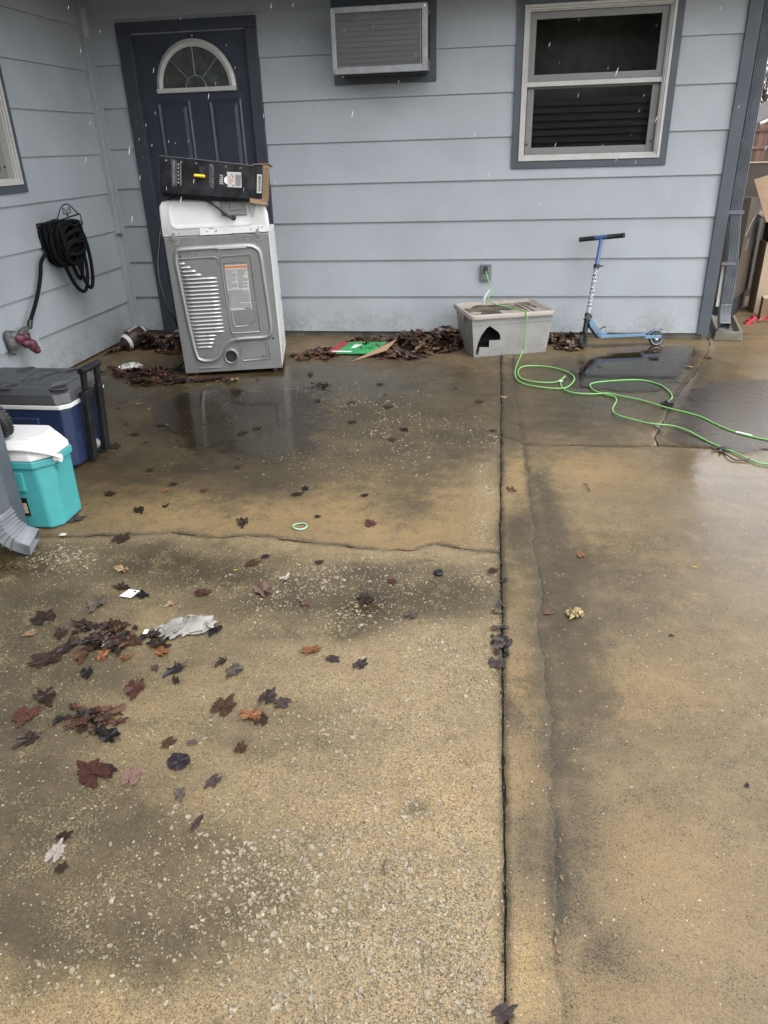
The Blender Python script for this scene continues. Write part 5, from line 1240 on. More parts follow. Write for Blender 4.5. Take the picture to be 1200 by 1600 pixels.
bm_ = MB(); bm_.loft([[(x0, y, .0), (x1, y, .0), (x1 - .006, y, hh), (x1 - .026, y, hh), (x1 - .040, y, fl), (x0 + .040, y, fl), (x0 + .026, y, hh), (x0 + .006, y, hh)] for y, hh, fl in ((0, .070, .066), (.022, .072, .068), (.034, .074, .030), (yl_ - .02, .088, .042), (yl_, .086, .08))])
bm_.build("block", SPLASHM, sb, bevel=.005)

dl = thing("downspout", "light grey downspout with a crimped elbow at the near left wall corner", "downspout", (-1.83, 2.27, 0))
pipe([(-1.852, 2.235, 2.38), (-1.852, 2.235, .165)], .058, .078, "pipe", DOWN, dl)
eb = [(-1.852, 2.235, .185)] + [(-1.852 + .10 * (1 - math.cos(a)), 2.235 + .012 * (1 - math.cos(a)), .165 - .105 * math.sin(a)) for a in (R(12 * k) for k in range(0, 7))]
eb.append((eb[-1][0] + .040, eb[-1][1] + .006, eb[-1][2] - .015))
eo = pipe(eb, .066, .082, "elbow", DOWNL, dl); so = eo.modifiers.new("w", 'SOLIDIFY'); so.thickness = .002
cr = MB()
for i in range(1, 7):
    p = Vector(eb[i]); t = (Vector(eb[i + 1]) - Vector(eb[i - 1])).normalized(); s = Vector((1, 0, 0)); s = (s - t * s.dot(t)).normalized(); o = t.cross(s)
    cr.tube([tuple(p + s * x + o * y) for x, y in ((-.034, -.043), (.035, -.043), (.035, .043), (-.034, .043))], .0042, 6, True)
cr.build("crimp", DOWNL, dl, world=True)
MB().cyl((-1.82, 2.20, .235), (-1.812, 2.20, .235), .005, 8).build("screw", INK, dl, world=True)
MB().box(-1.874, -1.818, 2.19, 2.20, .32, .345).build("strap", DOWN, dl, world=True)

# ------------------------------------------------------------------ hose rack, hose, toy head
rk = thing("hose_rack", "black wrought iron hose rack with scrolls hung on the left wall", "hose rack", (LX, 4.93, .98))
X = .012
ir = MB(); hoopy = lambda x, pts, r=.0042: ir.tube(catmull([(x, y, z) for y, z in pts], 5), r, 6)
hoopy(.145, [(-.150, .010), (-.110, .030), (-.045, .088), (.020, .106), (.075, .092), (.150, .040), (.178, .034)])
hoopy(.020, [(-.150, -.02), (-.15, -.005), (.0, .0), (.178, -.005), (.178, -.02)], .004)
for y in (-.15, .178): ir.tube([(X, y, -.16), (X, y, .0), (.145, y, .012 if y < 0 else .034)], .0042, 6)
ir.tube([(.145, .178, .034), (.15, .182, -.04)], .004, 6); ir.tube([(.145, -.15, .010), (.13, .178, .034)], .003, 6)
for s in (-1, 1):
    ir.tube(catmull([(.145, .018 + s * .004, .030), (.145, .018 + s * .012, .060), (.145, .018 + s * .034, .086), (.145, .018 + s * .046, .066), (.145, .018 + s * .036, .046), (.145, .018 + s * .022, .052)], 5), .0030, 6)
ir.tube(catmull([(.146, .150, -.01), (.146, .160, -.04), (.146, .175, -.03), (.146, .168, -.008)], 5), .003, 6)
ir.build("rack_frame", IRON, rk, smooth=60)
sd = MB(); L = []
for k in range(9):
    a = R(20 + k * 17.5); L.append([(x, .014 - .16 * math.cos(a), -.11 + .10 * math.sin(a)) for x in (.012, .14)] + [(x, .014 - .155 * math.cos(a), -.115 + .10 * math.sin(a)) for x in (.14, .012)])
sd.loft(L).build("saddle", IRON, rk, smooth=60)
hs_ = thing("garden_hose", "thick black fabric garden hose coiled over the iron rack", "hose", (LX, 4.93, .7))
hm = MB(); r0 = .0125
rr_ = random.Random(5)
for k in range(22):
    x = .034 + (k % 8) * .0175 + rr_.uniform(-.004, .004); yc = -.035 + rr_.uniform(-.03, .035) + .02 * (k % 3); w = .125 + rr_.uniform(-.02, .055); bot = rr_.uniform(.695, .80) - .7; topz = .275 - .7 * 0 + rr_.uniform(-.03, .012)
    pts = []
    for j in range(14):
        a = 2 * math.pi * j / 14; zc = (topz + bot) / 2; hz = (topz - bot) / 2
        wy = w * (1 + .18 * math.cos(a * 2)); pts.append((x + .012 * math.sin(a + k) + .010 * math.sin(2 * a + k * 2), yc + wy * math.sin(a) + .05 * (1 - math.cos(a)) * .5 * (k % 2), zc + hz * math.cos(a)))
    hm.tube(catmull(pts, 4, True), r0, 8, True)
for yc, w, bot, x, sk in ((.075, .130, -.190, .12, .07), (.135, .075, -.175, .145, .04), (.105, .060, -.105, .10, .02)):
    pts = []
    for j in range(16):
        a = 2 * math.pi * j / 16; zc = (.25 + bot) / 2; hz = (.25 - bot) / 2; z = zc + hz * math.cos(a)
        pts.append((x + .01 * math.sin(a), yc - sk * (z + .2) / .5 * 1.2 + w * math.sin(a) * (.75 + .35 * (z - bot) / (.25 - bot)), z))
    hm.tube(catmull(pts, 4, True), r0, 8, True)
for k in range(5):   # turns wrapped across the front of the coil
    z = .262 - k * .030; j = rr_.uniform; hm.tube(catmull([(.14, -.10, z - .05 + j(-.02, .02)), (.172 + j(-.006, .006), -.05, z - .01 + j(-.02, .02)), (.182, .02, z + j(-.02, .02)), (.172, .09, z + j(-.025, .02)), (.12, .15, z - .02 + j(-.03, .03))], 5), r0 * .95, 8)
hm.tube(catmull([(.055, -.19, .10), (.050, -.255, .05), (.052, -.300, -.03), (.055, -.370, -.12), (.058, -.45, -.20), (.060, -.535, -.275)], 6), r0, 8)
hm.build("hose_coil", HOSEM, hs_, smooth=60)
MB().tube([(.060, -.53, -.268), (.062, -.560, -.31)], .017, 10).build("hose_coupling", BLACKP, hs_, smooth=40)

def blob_mesh(parts, name, m_, par, vox=.006, world=False):
    mb = MB()
    for c, r, rot in parts:
        mb.M = Matrix.Translation(c) @ Matrix.Rotation(R(rot), 4, 'X'); mb.ell((0, 0, 0), r, 18, 12)
    o = mb.build(name, m_, par); md = o.modifiers.new("rm", 'REMESH'); md.mode = 'VOXEL'; md.voxel_size = vox
    s = o.modifiers.new("sm", 'SMOOTH'); s.iterations = 7; s.factor = .5
    bpy.context.view_layer.update(); me = bpy.data.meshes.new_from_object(o.evaluated_get(bpy.context.evaluated_depsgraph_get())); me.name = name
    o.modifiers.clear(); o.data = me; me.shade_smooth(); me.materials.clear(); me.materials.append(m_); return o
dn = thing("toy_dinosaur_head", "pink and grey toy dinosaur head with an open white toothed mouth on the left wall", "toy", (LX, 4.245, .335), (0, 0, R(0)))
# local: x out of the wall, y along it (towards the back wall), z up
blob_mesh([((.03, -.055, .035), (.026, .040, .048), 10), ((.045, -.062, -.005), (.030, .034, .042), 0), ((.04, -.058, -.045), (.022, .024, .034), 0), ((.05, -.035, .045), (.03, .035, .03), 0)], "neck_frill", DINOG, dn, .005)
blob_mesh([((.07, -.020, .022), (.036, .040, .030), -25), ((.105, .006, .028), (.028, .032, .028), 0), ((.095, .010, -.012), (.034, .036, .036), 20), ((.112, .042, -.035), (.030, .034, .048), 28), ((.120, .062, -.068), (.026, .027, .028), 20)], "upper_jaw", DINOM, dn, .005)
blob_mesh([((.06, .045, .052), (.020, .046, .018), 22), ((.07, .078, .060), (.018, .022, .016), 10), ((.07, .068, .028), (.020, .034, .016), 0)], "lower_jaw", DINOG, dn, .005)
te = MB()
for k in range(5):
    p = Vector((.128 - .004 * k, .070 + .010 * k, .012 - .022 * k)); te.loft([[tuple(p + Vector((.008 * math.cos(a), .0, .007 * math.sin(a)))) for a in (R(72 * j) for j in range(5))], [tuple(p + Vector((.002 * math.cos(a), .022, .002 * math.sin(a) - .002))) for a in (R(72 * j) for j in range(5))]])
te.build("teeth", WHITEP, dn)
MB().ell((.128, .004, .044), (.008, .010, .008), 12, 8).build("eye", BLACKP, dn, smooth=60)

# ------------------------------------------------------------------ football, litter, small things
fb = thing("football", "old brown football with a white stripe lying in leaves in the corner", "football", (-2.865, 5.45, .074), (R(12), R(-14), R(64)))
pr = [(.001, -.140)] + [(.082 * (1 - (abs(t) ** 2.1)) ** .75 if abs(t) < 1 else .001, t * .140) for t in np.linspace(-.97, .97, 19)] + [(.001, .140)]
MB().lathe(pr, 24, 'x').build("bladder", BALL, fb, smooth=70)
for c in (-.085, .085):
    pp = [(.0835 * (1 - (abs(x / .140) ** 2.1)) ** .75, x) for x in np.linspace(c - .012, c + .012, 4)]
    MB().lathe([(pp[0][0] - .003, pp[0][1])] + pp + [(pp[-1][0] - .003, pp[-1][1])], 24, 'x').build("stripe", WHITEP, fb, smooth=70)
lc = MB()
for k in range(7): lc.box(-.045 + k * .014, -.040 + k * .014, -.014, .014, .079, .084)
lc.build("lacing", WHITEP, fb)

gp = thing("flattened_carton", "flattened green, white and red printed carton lying on the leaf heap", "carton", (-1.03, 5.33, .020), (R(6), R(-3), R(6)))
def sheet(pts, th=.004):
    m_ = MB(); n = len(pts); m_.loft([[(x, y, z) for x, y, z in pts], [(x, y, z + th) for x, y, z in pts]]); return m_
sheet([(-.27, -.02, .0), (.08, -.10, .006), (.20, .10, .012), (-.17, .20, .004)]).build("printed_panel", GREENPK, gp)
sheet([(-.268, -.015, .0048), (-.19, -.033, .0062), (-.09, .172, .010), (-.165, .192, .0090)], .0012).build("print", REDPK, gp)
sheet([(-.075, .05, .0082), (.03, .03, .0098), (.06, .085, .0108), (-.05, .11, .0096)], .0012).build("print", WHITEP, gp)
sheet([(.115, .02, .0108), (.15, .01, .012), (.195, .095, .0132), (.16, .105, .0125)], .0012).build("print", REDINK, gp)
sheet([(-.22, .0, .0052 + .002), (-.07, -.04, .0072 + .001), (-.06, -.022, .0076 + .001), (-.21, .02, .0060 + .001)], .0012).build("print", WHITEP, gp)
sheet([(-.05, -.235, .006), (.20, -.090, .020), (.27, .055, .045), (.085, -.098, .014)]).build("inner_flap", CARD, gp)

def crumple(name, label, cat, loc, rot, sx, sy, h, m_, seed, n=26, edge=.25, fold=14):
    rr = np.random.default_rng(seed); V = []; o_ = seed * 3
    for j in range(n):
        for i in range(n):
            u, v = i / (n - 1) * 2 - 1, j / (n - 1) * 2 - 1
            a = math.atan2(v, u); rad = 1 + edge * float(fbm(np.array(math.cos(a) * 1.3 + 5), np.array(math.sin(a) * 1.3), 1.2, o_, 3) - .5) * 2
            x, y = u * sx / 2 * rad, v * sy / 2 * rad
            nn = float(fbm(np.array(u + 3), np.array(v + 3), 1.8, o_, 4)); z = h * abs(math.sin(nn * fold)) * (1 - .6 * max(abs(u), abs(v)) ** 3) + .004
            V.append((x + .01 * math.sin(nn * 20), y + .01 * math.cos(nn * 17), z))
    me = MB(); me.add(V, [(j * n + i, j * n + i + 1, (j + 1) * n + i + 1, (j + 1) * n + i) for j in range(n - 1) for i in range(n - 1)])
    o = me.build(name, m_, None, smooth=70); s = o.modifiers.new("th", 'SOLIDIFY'); s.thickness = .002
    o.location = loc; o.rotation_euler = (0, 0, R(rot)); return tag(o, label, cat)
crumple("rag", "crumpled wet grey rag on the slab among the dead leaves", "rag", (-.975, 1.828, .002), 38, .165, .085, .020, RAGM, 3, 40, .55, 5)
sheet([(-.022, -.016, .002), (.020, -.019, .002), (.024, .016, .003), (-.018, .020, .003)], .001)
pp_ = sheet([(-.030, -.018, .003), (.016, -.024, .003), (.030, .018, .006), (-.014, .026, .005)], .0012).build("paper_scrap", WHITEP, None); pp_.location = (-1.243, 2.005, .003); tag(pp_, "small white paper scrap half covered by a black wet leaf", "paper scrap")
crumple("crushed_cup", "crushed dirty white paper cup in the leaves left of the dryer", "paper cup", (-2.59, 4.80, .006), 35, .17, .075, .045, LABELW, 8, 16)
pk = sheet([(-.006, -.012, .004), (.008, -.010, .004), (.006, .012, .005), (-.008, .010, .005)], .001).build("paper_chip", WHITEP, None); pk.location = (-1.085, 1.795, .004); tag(pk, "tiny white paper chip at the left tip of the rag", "paper chip")
w_ = sheet([(-.012, -.009, .002), (.014, -.006, .002), (.012, .010, .004), (-.010, .008, .004)], .002).build("plastic_chip", VINYL, None); w_.location = (-1.722, 2.395, .003); tag(w_, "small pale plastic chip at the mouth of the left downspout elbow", "chip")
crumple("food_lump", "small yellowish crumpled lump on the right slab", "scrap", (.271, 2.044, .002), 20, .042, .036, .016, mat("yellowish_lump", (.36, .27, .12), .7, var=.4, scale=60), 14, 12)
cp = MB().lathe([(.001, .0), (.0165, .0), (.0175, .003), (.0175, .008), (.0155, .0105), (.010, .0105), (.009, .009), (.001, .009)], 24, 'z').build("bottle_cap", BLACKP, None, smooth=40); cp.location = (-.188, 2.254, .004); tag(cp, "black round cap lying on the slab in front of the long crack", "cap")
tr = MB().tube([(.0285 * math.cos(a), .0265 * math.sin(a), .004 + .0015 * math.sin(2 * a)) for a in (2 * math.pi * k / 36 for k in range(36))], .0026, 8, True).build("hair_tie", GREENPALE, None, smooth=60); tr.location = (-.777, 2.562, .002); tag(tr, "pale green elastic hair tie just behind the long crack", "hair tie")
def stick(name, label, pts, r, m_, cat="twig"):
    c = pts[0]; o = MB().tube(catmull([(x - c[0], y - c[1], .006 + .004 * (i % 2)) for i, (x, y) in enumerate(pts)], 4), r, 6).build(name, m_, None, smooth=60); o.location = (c[0], c[1], .001); return tag(o, label, cat)
stick("twig", "brown twig lying against the green cord on the right", TWIG, .005, BARK)
stick("twig", "short dark curved twig alone on the right slab", TWIG_B, .0028, BARK)
stick("twig", "thin brown twig trailing right from the black clip", WIRE, .004, BARK)
stick("twig", "small dark curved twig in the stony foreground slab", [(-.195, 1.030), (-.200, 1.045), (-.198, 1.065)], .0022, BARK)
stick("twig", "short dark twig at the right edge of the foreground", [(.715, 1.47), (.735, 1.46), (.76, 1.445)], .0028, BARK)
kc = thing("black_clip", "small black plastic clip under the green cord at the puddle edge", "clip", (1.073, 3.543, .006))
for dx, dy, a in ((-.02, .01, 30), (.015, -.005, 100), (.03, .015, 160), (-.005, -.02, 70), (.0, .02, 10)):
    m_ = MB(); m_.M = Matrix.Translation((dx, dy, .004)) @ Matrix.Rotation(R(a), 4, 'Z'); m_.box(-.022, .022, -.006, .006, -.004, .005); m_.build("prong", BLACKP, kc, bevel=.002)

# ------------------------------------------------------------------ cardboard and litter right of the house
def carton(name, label, loc, rot, w, d, h, m_, top=None, th=.006, flaps=()):
    t = thing(name, label, "cardboard box", loc, rot)
    b = MB()
    b.box(-w / 2, w / 2, 0, th, 0, h); b.box(-w / 2, w / 2, d - th, d, 0, h); b.box(-w / 2, -w / 2 + th, th + .0005, d - th - .0005, 0, h); b.box(w / 2 - th, w / 2, th + .0005, d - th - .0005, 0, h)
    b.build("side_panel", m_, t)
    if top: MB().box(-w / 2 + .001, w / 2 - .001, .001, d - .001, h + .0005, h + th).build("top_panel", top, t)
    return t
big = carton("cardboard_box", "tall dark brown box with scratches standing on its open end right of the downspout", (1.985, 6.76, .175), (0, R(3.5), R(67)), 1.0, .16, .74, CARDD, CARDD)
lf = MB()
textlines(lf, -.42, -.24, .18, .48, 9, -.0012, .5)
lf.build("faint_print", mat("faint_print_ink", (.075, .05, .034), .6), big)
sct = MB(); sct.tube([(-.45, -.0012, .47), (-.2, -.0012, .58), (.2, -.0012, .64), (.48, -.0012, .68)], .0016, 4); sct.tube([(.1, -.0012, .55), (.3, -.0012, .68)], .001, 4); sct.tube([(-.30, -.0012, .36), (-.22, -.0012, .44)], .001, 4)
sct.build("scratch", LABELW, big)
MB().box(-.485, .46, .02, .15, -.165, -.002).build("shade_block", ROOM, big)  # solid black block stands in for the shaded void under the box
md = carton("cardboard_box", "pale tan moving box behind the tall dark brown one", (2.32, 6.78, 0), (0, 0, R(-6)), .40, .30, .56, CARDL, CARDL)
lo = carton("cardboard_box", "low wet box with red print lying in front of the pale tan one", (2.30, 6.53, 0), (R(0), 0, R(-10)), .40, .13, .165, CARD, CARDL)
MB().box(-.14, .0, -.0018, -.0004, .10, .155).build("red_panel", REDINK, lo)
lf = MB(); textlines(lf, -.15, .1, .02, .09, 4, -.0014, .5); lf.build("red_print", REDPK, lo)
bk = carton("cardboard_box", "brown box stacked on top of the pale tan box", (2.33, 6.83, .568), (0, 0, R(-4)), .36, .26, .17, CARDD, None)
bk2 = carton("cardboard_box", "open brown box with raised flap at the top of the box stack", (2.24, 7.60, .0), (0, 0, R(4)), .42, .30, 1.14, CARDD, None)
MB().box(-.23, .23, -.012, -.002, 1.145, 1.155).build("edge_fold", CARDL, bk2)
fs = thing("cardboard_sheet", "light brown cardboard sheet leaning slanted across the box stack", "cardboard", (2.27, 6.70, .80), (R(-28), R(-14), R(10)))
MB().box(-.24, .18, .0, .006, .0, .36).build("sheet", CARD, fs)
pl_ = thing("cardboard_sheet", "pale flattened cardboard sheet lying flat on the stacked boxes", "cardboard", (2.27, 6.70, .755), (R(3), R(2), R(-6)))
MB().box(-.25, .22, 0, .36, 0, .012).build("sheet", CARDL, pl_)
rd = thing("red_connector", "small red plastic connector on the ground before the tall dark box", "plastic part", (1.985, 6.40, .012), (R(10), R(-35), R(20)))
MB().box(-.05, .05, -.02, .02, 0, .028).build("body", REDP, rd, bevel=.006)
MB().cyl((-.024, 0, .0282), (-.024, 0, .031), .011, 12).cyl((.024, 0, .0282), (.024, 0, .031), .011, 12).build("socket", BLACKINK, rd)
rd2 = MB().tube(catmull([(-.05, 0, .01), (-.01, .01, .03), (.03, -.005, .035), (.06, .01, .008)], 4), .009, 8).build("red_strap", REDP, None, smooth=60); rd2.location = (2.11, 6.44, .002); tag(rd2, "curled red strap on the ground before the low box", "strap")

# ------------------------------------------------------------------ fence, neighbours, trees
fn = thing("wooden_fence", "weathered brown picket fence beyond the boxes on the right", "fence", (8.5, 28, -.1))
pk_ = None
for k in range(90):
    x = -9 + k * .148
    if pk_ is None:
        pk_ = MB().loft([[(-.070, 0, 0), (.070, 0, 0), (.070, .018, 0), (-.070, .018, 0)], [(-.070, 0, 1.70), (.070, 0, 1.70), (.070, .018, 1.70), (-.070, .018, 1.70)], [(-.045, 0, 1.76), (.045, 0, 1.76), (.045, .018, 1.76), (-.045, .018, 1.76)]]).build("picket", FENCEM, fn)
        o = pk_
    else: o = pk_.copy(); col.objects.link(o)
    o.location = (x, .002, random.uniform(-.01, .02))
for z in (.45, 1.02, 1.52): MB().box(-9.1, 4.4, -.045, -.001, z, z + .085).build("rail", FENCEM, fn)
for k in range(6): MB().box(-8.7 + k * 2.4, -8.6 + k * 2.4, -.15, -.05, 0, 1.6).build("post", FENCEM, fn)
def nhouse(loc, w, d, h, rh, wall, roof, label, trim, rot=0):
    t = thing("neighbour_house", label, "house", loc, (0, 0, R(rot)))
    MB().box(-w / 2, w / 2, 0, d, 0, h).build("wall", wall, t)
    MB().prism([(-w / 2 - .3, h - .1), (w / 2 + .3, h - .1), (0, h + rh)], -.35, -.36 + .02).build("gable", wall, t)
    r = MB()
    for s in (-1, 1):
        r.loft([[(s * (w / 2 + .4), y, h - .12), (s * (w / 2 + .4), y, h + .02), (0, y, h + rh + .14), (0, y, h + rh)] for y in (-.5, d + .5)])
    r.build("roof", roof, t)
    for s in (-1, 1): MB().loft([[(s * (w / 2 + .42), y, h - .18), (s * (w / 2 + .42), y, h - .04), (0, y, h + rh + .08), (0, y, h + rh - .06)] for y in (-.55, -.51)]).build("fascia", trim, t)
    MB().box(-.6, .6, -.03, -.001, .9, 2.0).build("window", VINYL, t); return t
nhouse((9.4, 52, -.1), 7, 9, 2.6, 2.0, CREAM, SHINGLE, "cream house with a grey roof beyond the fence", CREAM)
nhouse((13.2, 40, -.1), 4.4, 6, 1.75, 1.1, NAVYH, SHINGLE, "dark navy gabled outbuilding with white edged roof beyond the fence", VINYL)
nhouse((1.5, -24, -.1), 17, 9, 3.0, 3.2, NAVYH, SHINGLE, "unseen dark house added behind the camera to darken the window reflections", VINYL, 0)  # added out of view so the window panes mirror something dark
def tree(loc, h, seed, label):
    rr = random.Random(seed); t = thing("bare_tree", label, "tree", loc); tk = MB(); cr_ = MB()
    def branch(p, d, ln, r, lev):
        pts = [p]; q = Vector(p); dd = Vector(d)
        for k in range(4):
            dd = (dd + Vector((rr.gauss(0, .12), rr.gauss(0, .12), .05))).normalized(); q = q + dd * ln / 4; pts.append(tuple(q))
        (tk if lev == 0 else cr_).tube(pts, [r * (1 - .17 * i) for i in range(5)], 6 if lev < 2 else 3, caps=False)
        if lev < 4:
            for _ in range(8 if lev == 0 else 6 if lev < 3 else 4):
                i = rr.randint(1 if lev else 2, 4); nd = (dd + Vector((rr.uniform(-1, 1), rr.uniform(-1, 1), rr.uniform(-.1, .7)))).normalized(); branch(pts[i], nd, ln * rr.uniform(.5, .74), r * .5, lev + 1)
    branch((0, 0, 0), (0, 0, 1), h * .45, h * .022, 0)
    tk.build("trunk", BARK, t, smooth=60); cr_.build("crown", BARK, t)
tree((14.3, 50, -.1), 7.0, 3, "bare brown tree rising behind the navy outbuilding")
tree((19.6, 60, -.1), 6.5, 8, "tall bare tree farthest right behind the fence")
tree((-6, -17, -.1), 6, 31, "bare tree left across the street behind the camera")
tree((7.5, -18, -.1), 6, 37, "bare tree right across the street behind the camera")
tree((13.4, 64, -.1), 6, 21, "bare tree behind the cream house roof")

# ------------------------------------------------------------------ leaves
def leafmesh(kind, seed):
    rr = random.Random(seed); n = 44; ang = [2 * math.pi * i / n for i in range(n)]; rim = []
    if kind in ('maple', 'crumpled'):
        u_ = rr.uniform; tips = [(90 + u_(-6, 6), 1.0), (90 - 50 + u_(-9, 9), .90 * u_(.75, 1.05)), (90 + 50 + u_(-9, 9), .90 * u_(.75, 1.05)), (90 - 106 + u_(-8, 8), .66 * u_(.7, 1.1)), (90 + 106 + u_(-8, 8), .66 * u_(.7, 1.1))]; flo = u_(.48, .66)
        for a in ang:
            d = math.degrees(a); r = flo
            for td, tl in tips:
                df = abs((d - td + 180) % 360 - 180); r = max(r, tl * (1 - (df / 27) ** 1.15 * .58) if df < 27 else 0)
            back = abs((d - 270 + 180) % 360 - 180)
            if back < 22: r = .12 + .15 * back / 22
            rim.append(r * (1 + .10 * rr.uniform(-1, 1)) * (1.0 if len(rim) % 2 else .90))
    else:
        for a in ang:
            w = .5 if kind == 'round' else .24
            c, s = math.cos(a), math.sin(a); r = 1 / math.sqrt((c / w) ** 2 + (s / .55) ** 2); rim.append(r * (1 + .04 * rr.uniform(-1, 1)) * (1 + (.15 if s > .9 else 0)))
    cx, cy, cz = rr.uniform(-.10, .22), rr.uniform(-.10, .25), rr.uniform(0, 6.28)
    amp = {'maple': (.05, .12, .09)[seed % 3], 'crumpled': .13, 'round': .10, 'oval': .06}[kind]
    V = [(0, 0, .01)]; F = []
    for ri, q in enumerate((.33, .66, 1.0)):
        for i, a in enumerate(ang):
            r = rim[i] * q if q == 1 else min(rim[i], .34 if q < .5 else .62) * (q if q < 1 and rim[i] > .5 else q)
            x, y = r * math.cos(a), r * math.sin(a)
            z = .02 + amp * (math.sin(5 * a + cz) * q * .5 + cx * x + cy * y) * q + max(0, .6 * amp * (q * rim[i]) ** 2) + (.012 if i % 4 == 0 else 0) + rr.uniform(-1, 1) * amp * .25 * q
            if kind == 'crumpled': x *= .72; z += .075 * abs(math.sin(2.3 * a + cz)) * q
            if kind == 'round': z += .05 * math.sin(9 * a + 7 * q)
            V.append((x, y, max(z, .004)))
    for i in range(n):
        j = (i + 1) % n; F.append((0, 1 + i, 1 + j))
        for k in range(2): F.append((1 + k * n + i, 1 + (k + 1) * n + i, 1 + (k + 1) * n + j, 1 + k * n + j))
    mb = MB(); mb.add(V, F)
    # raised veins and stem
    for td, tl in ((90, .9), (38, .72), (142, .72), (-18, .45), (198, .45)) if kind in ('maple', 'crumpled') else ((90, .5), (-90, .5)):
        if kind == 'crumpled' and td != 90: continue
        a = R(td); k2 = 1 if kind != 'crumpled' else .7
        mb.tube([(k2 * tl * q * math.cos(a), tl * q * math.sin(a), .032 + amp * .5 * q * q) for q in (0, .5, .8)], [.014, .010, .004], 3, caps=False)
    s = rr.uniform(-.3, .3)
    mb.tube([(0, -.02, .03), (s * .3, -.3, .045), (s, -.62 - rr.random() * .25, .02)], [.018, .015, .014], 4)
    me = bpy.data.meshes.new("leaf"); me.from_pydata([(x * .5, y * .5, z * .5) for x, y, z in mb.v], [], mb.f); me.update(); me.shade_smooth(); return me
LM = [leafmesh('maple', s) for s in range(7)]; LC = [leafmesh('crumpled', s) for s in range(20, 25)]; LO = leafmesh('oval', 30); LR = leafmesh('round', 31)
_lm = {}
def leafdata(base, mname):
    key = (base.name, mname)
    if key not in _lm:
        m_ = base.copy(); m_.name = "leaf"; m_.materials.clear(); m_.materials.append(LEAFM[mname]); _lm[key] = m_
    return _lm[key]
SMALL = {'dark': ("small dark wet leaf plastered on the damp slab between the dryer and the long crack", "small dark leaves on the damp slab"),
         'black': ("small black leaf scrap on the damp slab behind the long crack", "small black leaf scraps on the damp slab"),
         'brown': ("small brown leaf on the damp slab behind the long crack", "small brown leaves on the damp slab"),
         'tan': ("small dull tan leaf on the damp slab behind the long crack", "small tan leaves on the damp slab"),
         'orange': ("tiny orange leaf on the slab right in front of the dryer", "tiny orange leaves")}
for i, (x, y, s, c, lab) in enumerate(LEAVES):
    rr = random.Random(i * 13 + 5)
    base = LO if c in ('oval', 'yellow') else LR if c == 'round' else (LC[i % 5] if any(w in lab for w in ('curled', 'crumpled', 'folded', 'torn', 'scrap', 'crumb', 'smear', 'stringy', 'cluster', 'spidery')) else LM[i % 7])
    o = bpy.data.objects.new("leaf", leafdata(base, c)); col.objects.link(o)
    k = s * (1.35 if base in LM else 1.45 if base in LC else 1.35); sx_ = rr.uniform(.68, 1.0) if base in LM else rr.uniform(.8, 1.1)
    flat = 1.0 if s > .05 else .8
    o.location = (x, y, .004 if base not in LC else .003); o.scale = (k * sx_, k, k * flat)
    o.rotation_euler = (rr.uniform(-.04, .04), rr.uniform(-.04, .04), rr.uniform(0, 6.28) if c != 'oval' else R(-12))
    if c == 'round': o.rotation_euler.z = R(60)
    if lab: tag(o, lab, "leaf", "fallen leaves on the slabs")
    else:
        l_, g_ = SMALL[c]; tag(o, l_, "leaf", g_)

def pile(name, label, centre, spots, n_merge, n_ind, zmax, cols, smin=.05, smax=.10):
    """spots: (x, y, rx, ry, weight, height)"""
    t = thing(name, label, "leaf pile", (centre[0], centre[1], 0))
    rg = np.random.default_rng(len(name) + n_merge); W_ = np.array([s[4] for s in spots]); W_ = W_ / W_.sum()
    meshes = LC + LM[:3]
    data = [(np.array([v.co[:] for v in m_.vertices]), [tuple(p.vertices) for p in m_.polygons]) for m_ in meshes]
    def place(top):
        s = spots[rg.choice(len(spots), p=W_)]; a = rg.uniform(0, 6.28); q = math.sqrt(rg.random()) * (1 if not top else .95)
        x, y = s[0] + s[2] * q * math.cos(a), s[1] + s[3] * q * math.sin(a)
        hgt = s[5] * max(0, 1 - q * q); z = (hgt * (1 if top else rg.random())) + .003
        return x, y, z, hgt
    groups = {}
    for _ in range(n_merge):
        x, y, z, hgt = place(False); y = min(y, 5.835) if x > -1.75 or x < -2.85 else y
        k = rg.uniform(smin, smax); tilt = .5 * min(1, hgt / .03)
        M = Matrix.Translation((x - centre[0], y - centre[1], z)) @ Matrix.Rotation(rg.uniform(0, 6.28), 4, 'Z') @ Matrix.Rotation(rg.normal(0, tilt), 4, 'X') @ Matrix.Rotation(rg.normal(0, tilt), 4, 'Y') @ Matrix.Scale(k * 1.3, 4)
        groups.setdefault(cols[rg.integers(len(cols))], []).append((rg.integers(len(meshes)), M))
    for c, lst in groups.items():
        V = []; F = []; off = 0
        for mi, M in lst:
            v, f = data[mi]; A = np.array(M); q = v @ A[:3, :3].T + A[:3, 3]; q[:, 2] = np.maximum(q[:, 2], .002); V.append(q); F += [tuple(i + off for i in p) for p in f]; off += len(v)
        me = bpy.data.meshes.new("leaf_litter"); me.from_pydata(np.concatenate(V).tolist(), [], F); me.update(); me.shade_smooth(); me.materials.append(LEAFM[c])
        o = bpy.data.objects.new("leaf_litter", me); col.objects.link(o); o.parent = t; o["kind"] = "stuff"
    for k in range(n_ind):
        x, y, z, hgt = place(True); y = min(y, 5.82) if x > -1.75 or x < -2.85 else y
        o = bpy.data.objects.new("leaf", leafdata(meshes[k % len(meshes)], cols[rg.integers(len(cols))])); col.objects.link(o); o.parent = t
        s = rg.uniform(smin, smax) * 1.35; o.scale = (s, s, s); o.location = (x - centre[0], y - centre[1], z + .006)
        tl = .35 * min(1, hgt / .03); o.rotation_euler = (rg.normal(0, tl), rg.normal(0, tl), rg.uniform(0, 6.28))
